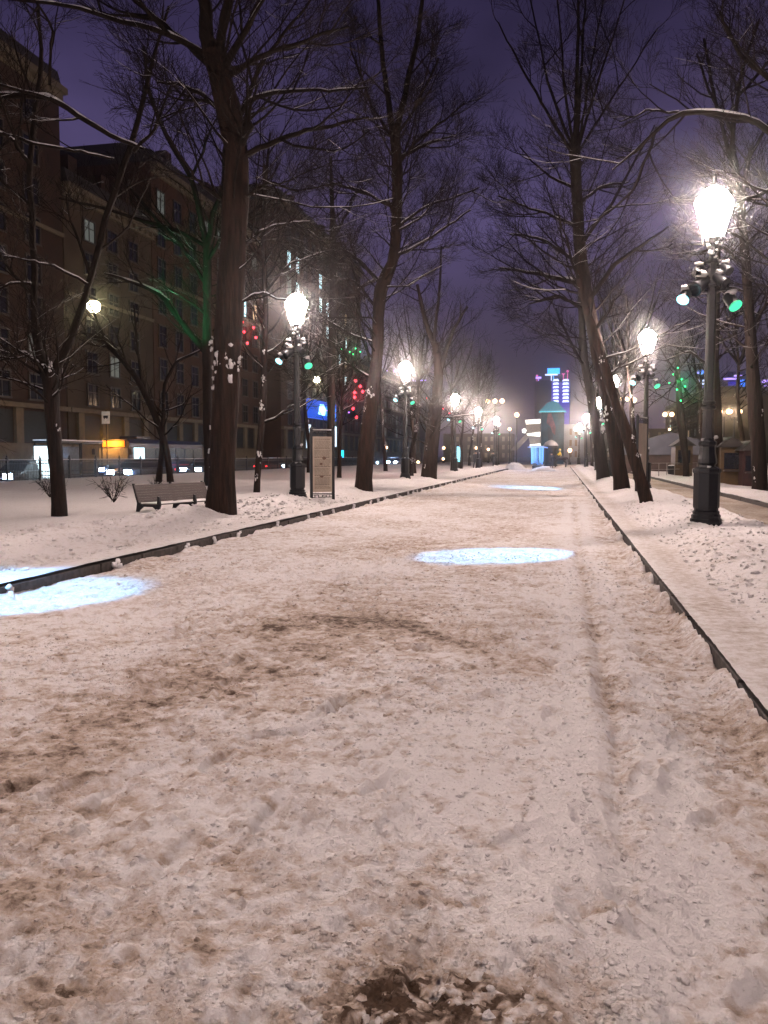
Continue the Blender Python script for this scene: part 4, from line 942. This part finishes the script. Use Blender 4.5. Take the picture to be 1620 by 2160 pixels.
# ------------------------------------------------------------------ vehicles
def wheel(b_parent, x, y, r, w_):
    q = MB(); q.lathe([(r*.7,-w_/2),(r*.95,-w_/2),(r,-w_/4),(r,w_/4),(r*.95,w_/2),(r*.7,w_/2)], 20); t = q.build('wheel', mat('rubber', (.012,.012,.012), rough=.8), b_parent); t.location = (x, y, r); t.rotation_euler = (0, math.pi/2, 0)
    q = MB(); q.lathe([(r*.68,-w_*.4),(r*.68,w_*.45),(r*.2,w_*.5)], 10); h = q.build('rim', mat('rim', (.3,.3,.32), metal=.8, rough=.4), t)
M_HEAD = emit('headlight', (.42,.66,1.0), 160); M_TAIL = emit('tail_light', (1,.03,.03), 8); M_ORANGE = emit('amber_display', (1.0,.20,.008), 2.4)
def loft(b, secs):
    """secs: list of (y, outline [(x,z)...])"""
    n = len(secs[0][1]); vs = [(x, y, z) for y, o_ in secs for x, z in o_]; fs = []
    for i in range(len(secs)-1):
        for k in range(n): fs.append((i*n+k, i*n+(k+1)%n, (i+1)*n+(k+1)%n, (i+1)*n+k))
    fs += [tuple(range(n))[::-1], tuple((len(secs)-1)*n+k for k in range(n))]; b.add(vs, fs)
def car(loc, rz, col, lb):   # front toward -y
    R = empty('parked_car' if col else 'car', loc, rz, lb, 'car', 'cars on the left street')
    cm = mat('car_paint_%s' % '_'.join('%02d' % int(c*99) for c in col), col, rough=.3, var=.05)
    b = MB(); W_ = .88
    def sec(y, zt, w_): return (y, [(-w_, .3), (-w_*1.0, .62), (-w_*.97, zt-.06), (-w_*.88, zt), (w_*.88, zt), (w_*.97, zt-.06), (w_, .62), (w_, .3)])
    loft(b, [sec(-2.15,.62,.7), sec(-2.05,.74,.82), sec(-1.2,.88,.88), sec(-.9,.92,.88), sec(1.5,.96,.88), sec(2.0,.93,.84), sec(2.15,.70,.76)]); b.build('body', cm, R, bev=.02, smooth=True)
    b = MB(); loft(b, [(-1.0, [(-.78,.93),(-.76,.95),(.76,.95),(.78,.93)]), (-.25, [(-.78,.93),(-.62,1.42),(.62,1.42),(.78,.93)]), (.9, [(-.78,.93),(-.62,1.46),(.62,1.46),(.78,.93)]), (1.75, [(-.76,.95),(-.70,1.0),(.70,1.0),(.76,.95)])]); cb = b.build('cabin', M_GLASS, R)
    b = MB(); b.box(-.6,-.28,1.425,.6,.95,1.475); b.build('roof', cm, R, bev=.015); b = MB(); b.box(-.55,-.22,1.478,.55,.9,1.52); b.build('snow', M_SNOW, R, bev=.02)
    for s in (-1, 1):
        for y in (-1.35, 1.35): wheel(R, s*.8, y, .32, .2)
        q = MB(); q.box(s*.62-.24,-2.19,.54,s*.62+.24,-2.08,.80); q.build('headlight', M_HEAD, R, bev=.01)
        q = MB(); q.box(s*.62-.16,2.1,.66,s*.62+.16,2.17,.80); q.build('tail_light', M_TAIL, R, bev=.01)
    return R
Rz = -.30
def on_road(px, X): p = XH(px, 975, X); return (X, p.y, Rz)
car(on_road(48,-28.4), 0, (.02,.02,.025), 'dark car with white headlights at the far left behind the fence')
car(on_road(318,-27.9), 0, (.03,.03,.04), 'black car with bright headlights in front of the bus')
car(on_road(286,-27.9), 0, (.02,.03,.05), 'low dark car with headlights close ahead of the black one')
car((-28.2, 62, Rz), 0, (.12,.12,.13), 'grey car with headlights beside the bus flank')
car((-28.4, 78, Rz), math.pi, (.25,.02,.02), 'car with red tail lights behind the thickest tree')
car((-28.4, 96, Rz), 0, (.04,.05,.08), 'dark blue car beyond the bus near the blue sign')
car((-28.0, 120, Rz), math.pi, (.10,.10,.11), 'grey car far along the left road, behind the second lamp post')
car((-31.6, 88, Rz), 0, (.5,.5,.5), 'white car in the far lane of the left road')
car((-28.2, 140, Rz), 0, (.02,.02,.03), 'farthest dark car with headlights on the left road')
light('SPOT', 'tail_light_spill', (-28.4, 76.0, .5), 260, (1,.08,.08), (-22, 72, .1), .2, 110, .8)
# bus, front toward the camera
R = empty('city_bus', (-30.75, 53, Rz), 0, 'long dark city bus with a glowing amber destination display', 'bus')
b = MB(); M_BUS = mat('bus_blue', (.006,.011,.035), rough=.35, var=.1)
def bsec(y, f_): return (y, [(-1.25*f_,.3),(-1.27*f_,1.0),(-1.25*f_,2.6),(-1.05*f_,2.88),(1.05*f_,2.88),(1.25*f_,2.6),(1.27*f_,1.0),(1.25*f_,.3)])
loft(b, [bsec(0,.95), bsec(.15,1), bsec(11.85,1), bsec(12,.96)]); b.build('body', M_BUS, R)
b = MB(); b.box(-1.1,-.06,1.05,1.1,-.005,2.25); b.build('windscreen', mat('windscreen', (.10,.10,.09), rough=.15, emis=(.9,.75,.5), es=.05), R, bev=.02)
b = MB(); b.box(-.85,-.12,2.34,.85,-.02,2.78); b.build('destination_display', M_ORANGE, R, bev=.03)
M_BUSW = mat('bus_window', (.02,.025,.03), rough=.2, emis=(.55,.8,.9), es=.03)
for k in range(7):
    b = MB(); b.box(1.262,.5+k*1.62,1.35,1.29,1.98+k*1.62,2.3); b.build('window', M_BUSW if k != 0 else M_LITW, R)
b = MB(); b.box(1.283,.1,.98,1.30,11.9,1.05); b.build('red_stripe', emit('bus_stripe', (.8,.05,.12), .5), R)
b = MB(); b.box(-1.0,.3,2.885,1.0,11.7,2.91); b.build('roof_panel', M_ROOF, R, bev=.02)
b = MB(); b.box(-.7,2,2.952,.7,4,3.15); b.build('roof_unit', M_BUS, R, bev=.03)
for s in (-1, 1):
    b = MB(); b.box(s*.95-.18,-.08,.62,s*.95+.18,-.01,.86); b.build('headlight', M_HEAD, R)
    b = MB(); b.tube([(s*1.1,-.02,2.5),(s*1.42,-.25,2.45),(s*1.42,-.25,2.2)], .02, 6); b.box(s*1.42-.1,-.3,1.8,s*1.42+.1,-.22,2.2); b.build('mirror', M_IRON, R)
    for y in (2.4, 9.3): wheel(R, s*1.12, y, .48, .28)
light('POINT', 'headlight_glow', (-27.0, 49.0, .35), 90, (.35,.55,1.0), size=.3)
light('POINT', 'display_glow', (-30.9, 52.3, 2.3), 420, (1.0,.38,.05), size=.3)
# bus shelter with light box
pa = XH(128,960,-26.4); pb = XH(222,960,-26.4)
R = empty('bus_shelter', (-26.6, pa.y, Rz+.15), 0, 'bus shelter with flat snowy roof and a bright advertising light box', 'bus shelter'); Ls = pb.y-pa.y
b = MB(); b.box(-1.5,0,2.28,.1,Ls,2.38); b.build('roof', M_IRON, R, bev=.01)
b = MB(); b.box(-1.5,.02,2.383,.1,Ls,2.45); b.build('snow', M_SNOW, R, bev=.015)
for y in (.05, Ls/2, Ls-.1): b = MB(); b.box(-1.44,y,0,-1.38,y+.06,2.28); b.box(-.0,y,0,.06,y+.06,2.28); b.build('post', M_IRON, R)
b = MB(); b.box(-1.42,.2,.3,-1.40,Ls-.2,2.1); b.build('glass_wall', mat('shelter_glass', (.12,.13,.13), rough=.15), R)
b = MB(); b.box(-1.35,-.14,.25,0,-.0,2.15); lb_ = b.build('light_box', M_IRON, R); b = MB(); b.box(-1.28,-.17,.32,-.07,-.143,2.08); b.build('poster', emit('poster_white', (.75,.93,1.0), 3), lb_)
b = MB(); b.box(-1.2,1,.45,-.8,Ls-1,.5); b.build('seat', M_WOOD, R)
light('POINT', 'light_box_glow', (-27.3, pa.y-.8, 1.3), 80, (.7,.9,1.0), size=.3)
# bus stop sign
p = XH(224,881,-26.2)
R = empty('bus_stop_sign', (-26.2, p.y, Rz+.15), 0, 'white square bus stop sign on a thin pole above the shelter', 'sign')
b = MB(); b.tube([(0,0,-.1),(0,0,p.z+.6)], .035, 8); b.build('pole', M_IRON, R)
zc = p.z-Rz-.15; b = MB(); b.box(-.26,-.06,zc-.36,.26,-.04,zc+.36); b.build('plate', mat('sign_white', (.65,.62,.55), emis=(1,.9,.75), es=.12), R, bev=.01)
b = MB(); b.box(-.15,-.07,zc-.02,.15,-.062,zc+.12); b.box(-.11,-.07,zc-.08,-.05,-.062,zc-.02); b.box(.05,-.07,zc-.08,.11,-.062,zc-.02); b.build('bus_symbol', M_IRON, R)

# hanging road lamps over the left road and right road, far street lamps
M_STAR = emit('road_lamp_glow', (1.0,.86,.45), 100)
def hang(X, Y, z, lb, pw, r=.28, col=(1,.86,.55), mast=-1):
    R = empty('hanging_road_lamp', (X, Y, z), 0, lb, 'road lamp', 'lamps hung over the roads')
    q = MB(); q.lathe([(r*.3,-r),(r*.8,-r*.75),(r,-.1),(r*.95,r*.5),(r*.5,r*.8)], 12); q.build('bulb', M_STAR, R)
    q = MB(); q.lathe([(r*.6,r*.8),(r*.5,r*.9),(r*.3,r*1.0),(.04,r*1.3)], 12); q.build('shade', M_IRON, R)
    q = MB(); q.tube([(mast*11.5,0,1.4),(mast*4,0,.55),(0,0,r*1.05),(-mast*3,0,.5),(-mast*5.2,0,.8)], .012, 5); q.build('wire', M_IRON, R)
    light('POINT', 'road_lamp_light', (X, Y, z-.5), pw, col, size=.3); return R
hang(-30,49.6,11.15,'brightest road lamp hanging among the left trees, star-like', 300, .40)
hang(-30,100,10.9,'smaller road lamp hanging just right of the left street lamp head', 300, .38)
hang(-30,8,11,'road lamp hung over the left road outside the frame', 1200)
# multi-globe street lights far away
M_WARMG = emit('warm_globe', (1.0,.62,.35), 7)
def globes(px, py, Y, n, lb, sp_=.0, r=.32, m_=None, pw=500):
    P = D(px, py, Y); R = empty('globe_lamp', (P.x, P.y, -.1), 0, lb, 'street lamp', 'distant multi-globe street lamps'); h = P.z+.1; r = r*.68
    q = MB(); q.lathe([(.22,0),(.22,.4),(.1,.5),(.07,h-.5),(.09,h-.45)], 10); 
    for k in range(n):
        x = (k-(n-1)/2)*sp_; 
        if n > 1: q.tube([(0,0,h-.7),(x*.6,0,h-.75),(x,0,h-.35)], .03, 6)
    q.build('post', M_IRON, R)
    for k in range(n):
        x = (k-(n-1)/2)*sp_; g = MB(); g.lathe([(r*.4,-r*.95),(r*.85,-r*.5),(r,0),(r*.85,r*.5),(r*.3,r*.95)], 12, (x,0,h)); g.build('globe', m_ or M_WARMG, R, smooth=True)
    if pw: light('POINT', 'globe_light', (P.x, P.y-.6, P.z), pw, (1,.65,.4), size=.3)
    return R
globes(1044,846,125,3,'three-globe orange street lamp above the far left trees', 1.05, .5)
globes(1090,875,128,1,'single orange globe lamp left of the light sculpture', 0, .5)
globes(1528,868,75,2,'left two-globe lamp glowing beyond the nearest right lamp post', .7, .32); globes(1550,868,78,2,'right two-globe lamp glowing beyond the nearest right lamp post', .8, .32)
globes(1410,874,120,2,'two-globe lamp far off between the right trees', .9, .45); globes(1337,844,100,1,'globe lamp right of the leaning trunks', 0, .42)
globes(1315,842,105,2,'two-globe lamp behind the leaning trunks', .9, .35); globes(1202,950,140,1,'low white globe lamp before the pale house', 0, .5, pw=200)
globes(1222,905,118,2,'pair of white globes right of the mural', .9, .42, M_WHT and emit('white_globe', (1,.93,.85), 8)); globes(1412,906,110,1,'small white globe lamp by the snow mound', 0, .22, pw=0)
globes(1308,912,95,1,'small round white lamp seen against the leaning trunk', 0, .28, pw=0)
for i, (x, y, Y) in enumerate(((870,945,150),(882,975,150),(936,945,170),(1005,945,170),(1030,948,175),(1075,905,140),(1052,895,135),(935,968,170),(815,944,160))):
    globes(x, y, Y, 1, ('tiny far lamp low behind the second left lamp post','faint lamp at car height behind the double-stemmed tree','far lamp above the parked cars right of the double stem','far lamp beside the walking person','far lamp just right of the walking person',
      'white far lamp nearest the light sculpture','far lamp above the last left trees','lowest far lamp by the cars','far lamp left of the second left lamp post')[i], 0, .42, pw=0)

# blue shop sign and lit shop front on the corner block
def xz(px, py): return XH(px, py, -38.9)
a = xz(640,862); c = xz(700,872)
R = empty('shop_sign', (-38.2, a.y, a.z), 0, 'long glowing blue shop sign with a pale emblem on the corner block', 'sign'); Lg = c.y-a.y
b = MB(); b.box(-.6,0,-1.3,.1,Lg,1.6); b.build('board', emit('sign_blue', (.01,.12,.95), .8), R)
b = MB(); b.prism([(Lg*.32,-.6),(Lg*.38,1.0),(Lg*.50,1.1),(Lg*.58,.3),(Lg*.54,-.7)], .12, .2, 'x'); b.build('emblem', emit('emblem_cyan', (.35,.75,1), 3), R)
b = MB(); b.box(.102,Lg*.62,-.7,.16,Lg*.95,.9); b.build('lettering', emit('lettering_blue', (.05,.45,1), 1.6), R)
for i, (x0, x1, y0, y1, m_, lb) in enumerate(((646,655,896,945,emit('front_white', (.7,.85,1), 1.8),'white lit door column under the blue sign'),(704,709,900,942,emit('front_white', (.7,.85,1), 1.8),'white lit shop window right of the board'),(716,724,950,966,emit('cyan_screen', (.02,.6,1), 3),'small cyan street screen right of the board'),(617,624,965-10,976,emit('front_cyan2', (.3,.7,1), 2.5),'pale screen by the third lamp'))[:3]):
    pA, pB = XH(x0, y1, -38.4), XH(x1, y0, -38.4); R = empty('lit_shop_front', (-38.4, pA.y, pA.z), 0, lb, 'lit shop front', 'lit shop fronts')
    q = MB(); q.box(-.2,-.15,-.15,.0,pB.y-pA.y+.15,pB.z-pA.z+.15); q.build('frame', M_IRON, R); q = MB(); q.box(.003,0,0,.08,pB.y-pA.y,pB.z-pA.z); q.build('pane', m_, R)
p = G(969,988,.1); R = empty('street_screen', (p.x, p.y, 0), 0, 'upright cyan street screen behind the third left lamp post', 'screen')
q = MB(); q.box(-.35,0,0,.35,.15,2.6); q.build('case', M_IRON, R); q = MB(); q.box(-.28,-.03,.8,.28,-.003,2.4); q.build('screen', emit('screen_cyan', (.25,.7,.85), 2.0), R)

# garlands: coloured bulbs hung in trees
def garland(label, pts, Y, m_, r=.06, glow=None):
    P = [D(a, c, Y+random.Random(i).uniform(-.4,.4)) for i, (a, c) in enumerate(pts)]
    R = empty('string_lights', P[0], 0, label, 'string lights', 'coloured string lights in the trees')
    for i, p in enumerate(P):
        q = MB(); q.lathe([(r*.3,-r),(r,-.2*r),(r*.9,r*.5),(r*.2,r)], 8, p-P[0]); q.build('bulb', m_, R, smooth=True)
    q = MB(); q.tube([p-P[0]+Vector((0,.02,r)) for p in P], .008, 4); q.build('cable', M_IRON, R)
    if glow: light('POINT', 'string_glow', tuple(sum((Vector(p) for p in P), Vector())/len(P)), glow[1], glow[0], size=.3)
M_RED = emit('red_bulb', (1,.03,.05), 7); M_GRNB = emit('green_bulb', (.05,1,.3), 4); M_PUR = emit('violet_bulb', (.4,.15,1), 5)
garland('red string lights on the branches right of the thickest tree', [(506,676),(512,679),(535,691),(522,724),(515,700),(540,712)], 36, M_RED, .055, ((1,.06,.05), 60))
garland('column of red string lights left of the twisting tree', [(750,803),(760,815),(748,828),(748,838),(765,826),(745,862),(752,880)], 52, M_RED, .09, ((1,.05,.08), 160))
garland('red string lights above the cars right of the second left lamp', [(900,840),(912,850),(935,862),(948,872),(962,878)], 75, M_RED, .05, ((1,.08,.1), 160))
garland('green string lights above the information board', [(720,737),(738,742),(750,735),(760,742),(745,747)], 40, M_GRNB, .035, ((.1,1,.3), 25))
garland('violet string lights low among the far left trees', [(690,866),(706,872),(722,878),(736,870),(540,845)][:4], 70, M_PUR, .06)
tq = T6.location; light('SPOT', 'green_floodlight', (tq.x-.6, tq.y-3.2, 4.2), 4500, (.04,1,.36), (tq.x-.5, tq.y, 8.3), .08, 52, .9)
light('POINT', 'green_tree_light', tuple(D(1432,800,50)+Vector((0,-1.2,-.3))), 130, (.05,1,.25), size=.15)
garland('green string lights twined in the small tree on the right lawn', [(1420,790),(1430,776),(1438,800),(1445,815),(1428,822),(1412,808),(1436,845)], 50, M_GRNB, .05)
garland('teal lights hung low on the right lawn tree', [(1436,898),(1440,903),(1434,905)], 60, M_GRNB, .09)

# ------------------------------------------------------------------ right lawn furniture
def kiosk(px0, px1, pt, pb_, Y, m_, lb, roofm=M_ROOF):
    a = D(px0, pb_, Y); c = D(px1, pt, Y); wd = c.x-a.x; h = c.z-.1
    R = empty('market_kiosk', (a.x, Y, .1), 0, lb, 'kiosk', 'wooden kiosks on the right lawn')
    b = MB(); b.box(0,0,0,wd,2.2,h*.86); b.build('wall', m_, R, bev=.01)
    b = MB(); b.prism([(-.2,h*.862),(wd+.2,h*.862),(wd*.5,h*1.1)], -.25, 2.4); b.build('roof', roofm, R)
    b = MB(); b.box(wd*.15,-.05,h*.38,wd*.85,-.005,h*.74); b.build('counter_window', M_GLASS, R); b = MB(); b.box(wd*.1,-.35,h*.33,wd*.9,-.006,h*.36); b.build('counter', M_WOOD, R)
kiosk(1520,1566,930,990,38,mat('ochre_wood', (.065,.034,.007), var=.25, scale=4), 'ochre yellow kiosk right of the nearest lamp post'); kiosk(1568,1596,938,990,37,mat('red_wood', (.030,.006,.005), var=.3, scale=4), 'dark red kiosk beside the right edge tree')
kiosk(1424,1462,930,985,56,mat('ochre_wood2', (.06,.032,.008), var=.25, scale=4), 'small yellow kiosk beyond the litter bin')
# snow-covered tent
p = D(1400,965,70); R = empty('storage_tent', (p.x, 70, 0), 0, 'low dark shed with a broad snow-covered roof on the right', 'shed')
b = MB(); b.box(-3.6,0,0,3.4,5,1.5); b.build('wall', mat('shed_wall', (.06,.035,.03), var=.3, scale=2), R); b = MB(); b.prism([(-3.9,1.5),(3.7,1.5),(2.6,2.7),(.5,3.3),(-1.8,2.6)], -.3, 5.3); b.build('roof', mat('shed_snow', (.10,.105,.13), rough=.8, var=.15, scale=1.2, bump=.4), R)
# white railing
a = G(1372,1006,.12); c = G(1470,1003,.12)
R = empty('pipe_railing', (a.x, a.y, .12), 0, 'thin snow-topped railing across the right lawn behind the litter bin', 'railing'); dv = c-a
for k in range(7):
    q = MB(); t = k/6; q.tube([(dv.x*t,dv.y*t,-.1),(dv.x*t,dv.y*t,.85)], .025, 6); q.build('post', mat('rail_grey', (.22,.2,.19)), R)
for z in (.45, .84): q = MB(); q.tube([(0,0,z),(dv.x,dv.y,z)], .02, 6); q.build('rail', mat('rail_grey', (.22,.2,.19)), R)
p = G(1413,1003,.12); R = empty('litter_bin', (p.x, p.y-1, .12), 0, 'black litter bin with snow on its rim in front of the railing', 'litter bin')
q = MB(); q.lathe([(.2,0),(.24,.05),(.33,.6),(.36,.62),(.36,.66),(.30,.66),(.28,.3)], 16); q.build('bin', M_IRON, R); q = MB(); q.lump((0,0,.64), .3, 3, 10, 4, .3); q.build('snow', M_SNOW, R, smooth=True)

# ------------------------------------------------------------------ people, horse
def skin(name, verts, edges, rad, m_, parent=None, loc=None, root=0):
    me = bpy.data.meshes.new(name); me.from_pydata(verts, edges, []); me.materials.append(m_); o = bpy.data.objects.new(name, me); C.objects.link(o)
    o.modifiers.new('skin', 'SKIN'); sv = me.skin_vertices[0].data
    for i, r_ in enumerate(rad): sv[i].radius = (r_, r_) if not hasattr(r_, '__len__') else r_; sv[i].use_root = (i == root)
    s = o.modifiers.new('sub', 'SUBSURF'); s.levels = 1; s.render_levels = 1
    if parent: o.parent = parent
    if loc: o.location = loc
    return o
M_COAT = mat('dark_coat', (.015,.015,.02), rough=.9); M_SKIN = mat('skin', (.45,.28,.2), rough=.6); M_JEANS = mat('trousers', (.02,.025,.04), rough=.9)
def person(loc, rz, lb, coat=M_COAT, stride=.22, sit=False):
    R = empty('person', loc, rz, lb, 'person', 'people out on the boulevard')
    V = [(0,0,.95),(0,0,1.18),(0,0,1.40),(0,0,1.50),(0,-.02,1.62),(0,-.02,1.72), (.10,0,.90),(.11,-stride,.50),(.11,-stride*1.5 if not sit else -stride,.08),(.11,-stride*1.5-.14,.04), (-.10,0,.90),(-.11,stride*.6,.5),(-.11,stride*1.3,.10),(-.11,stride*1.3-.14,.04),
         (.19,0,1.40),(.24,.10,1.14),(.25,-.02,.92),(.25,-.06,.84), (-.19,0,1.40),(-.24,-.10,1.14),(-.25,-.16,.93),(-.25,-.18,.85)]
    if sit:
        for i, v in ((6,(.14,0,.92)),(7,(.30,-.30,.72)),(8,(.34,-.18,.34)),(9,(.35,-.30,.30)),(10,(-.14,0,.92)),(11,(-.30,-.30,.72)),(12,(-.34,-.18,.34)),(13,(-.35,-.30,.30)),(15,(.26,-.12,1.18)),(16,(.14,-.34,1.08)),(17,(.08,-.38,1.06)),(19,(-.26,-.12,1.18)),(20,(-.14,-.34,1.08)),(21,(-.08,-.38,1.06))): V[i] = v
    E = [(0,1),(1,2),(2,3),(3,4),(4,5),(0,6),(6,7),(7,8),(8,9),(0,10),(10,11),(11,12),(12,13),(2,14),(14,15),(15,16),(16,17),(2,18),(18,19),(19,20),(20,21)]
    rad = [.15,.13,.15,.06,.10,.07,.10,.07,.05,.045,.10,.07,.05,.045,.075,.055,.04,.035,.075,.055,.04,.035]
    body = skin('body', V, E, rad, M_JEANS, R)
    c = skin('coat', [V[0],V[1],V[2],V[14],V[15],(V[16][0],V[16][1],V[16][2]),V[18],V[19],V[20],(0,0,.78 if not sit else .9)], [(0,1),(1,2),(2,3),(3,4),(4,5),(2,6),(6,7),(7,8),(0,9)], [.19,.165,.175,.095,.07,.055,.095,.07,.055,.2], coat, R)
    h = MB(); h.lathe([(.075,1.50),(.10,1.56),(.11,1.62),(.10,1.70)], 12, (0,-.02,0)); h.lathe([(.02,1.585),(.012,1.62)], 6, (0,-.125,0)); h.build('face', M_SKIN, R, smooth=True)
    h = MB(); h.lathe([(.115,1.655),(.12,1.70),(.10,1.78),(.04,1.82)], 12, (0,-.015,0)); h.build('hat', coat, R, smooth=True)
    return R
p = G(1003,990,.1); person((p.x, p.y, .1), .5, 'person in a long dark coat walking on the left among the far trees')
p = G(1040,988,.1); person((p.x, p.y, .1), 2.6, 'second dark walker, near the snow heap left of the light sculpture', stride=.15)
p = G(1163,989,.0); person((p.x, p.y, .0), .2, 'person in black standing at the head of the horse', stride=.05)
# horse with rider, facing left
p = G(1180,986,0); hs = 1.0
R = empty('horse', (p.x+.1, p.y, 0), 0, 'dark horse standing side-on at the end of the path', 'horse')
V = [(.55,0,1.22),(.0,0,1.12),(-.5,0,1.2),(-.85,0,1.55),(-1.05,0,1.85),(-1.32,0,1.72),(-1.52,0,1.55), (.78,0,1.2),(.95,0,1.0),(1.0,0,.6),
     (.55,.17,1.05),(.42,.17,.82),(.68,.17,.52),(.62,.17,.12),(.56,.17,.03), (.62,-.17,1.05),(.50,-.17,.82),(.78,-.17,.52),(.72,-.17,.12),(.66,-.17,.03),
     (-.5,.16,1.0),(-.52,.16,.62),(-.52,.16,.15),(-.58,.16,.03), (-.45,-.16,1.0),(-.62,-.16,.62),(-.60,-.16,.15),(-.66,-.16,.03)]
E = [(0,1),(1,2),(2,3),(3,4),(4,5),(5,6),(0,7),(7,8),(8,9),(0,10),(10,11),(11,12),(12,13),(13,14),(0,15),(15,16),(16,17),(17,18),(18,19),(2,20),(20,21),(21,22),(22,23),(2,24),(24,25),(25,26),(26,27)]
rad = [.28,.27,.29,.19,.13,.11,.07,.10,.07,.04,.16,.12,.06,.045,.06,.16,.12,.06,.045,.06,.13,.08,.045,.06,.13,.08,.045,.06]
hb = skin('body', V, E, rad, mat('horse_coat', (.012,.009,.008), rough=.7), R)
for s in (-1, 1): q = MB(); q.lathe([(.035,0),(.03,.08),(.005,.15)], 6, (-1.08, s*.07, 1.95)); q.build('ear', mat('horse_coat', (.012,.009,.008)), R)
q = MB(); q.box(-.25,-.25,1.36,.25,.25,1.43); q.build('saddle', M_COAT, R, bev=.03)
person((p.x+.05, p.y, .50), -math.pi/2, 'rider in a yellow reflective jacket on the dark horse', coat=emit('yellow_vest', (.9,.55,.05), .8), sit=True)

# ------------------------------------------------------------------ ambient town glow on the facades from lamps standing outside the frame
light('POINT', 'road_lamp_light', (30, 60, 10), 3500, (1,.75,.5), size=.3)
light('POINT', 'road_lamp_light', (30, 110, 10), 3500, (1,.75,.5), size=.3)


# ------------------------------------------------------------------ scattering volume added to imitate lens bloom round the lamps
b = MB(); b.box(-75,-12,-1.6,75,470,75); hz = b.build('bloom_volume', M_SNOW); tag(hz, 'thin volume added over the whole boulevard to give the lamps their bloom', 'bloom_volume', kind='stuff')
hm = bpy.data.materials.new('bloom_air'); hm.use_nodes = True; hm.node_tree.nodes.clear()
vo = hm.node_tree.nodes.new('ShaderNodeVolumePrincipled'); vo.inputs['Density'].default_value = HAZE; vo.inputs['Color'].default_value = (.9,.9,.92,1); vo.inputs['Anisotropy'].default_value = BLOOM_G
oo = hm.node_tree.nodes.new('ShaderNodeOutputMaterial'); hm.node_tree.links.new(vo.outputs[0], oo.inputs['Volume']); hz.data.materials.clear(); hz.data.materials.append(hm)
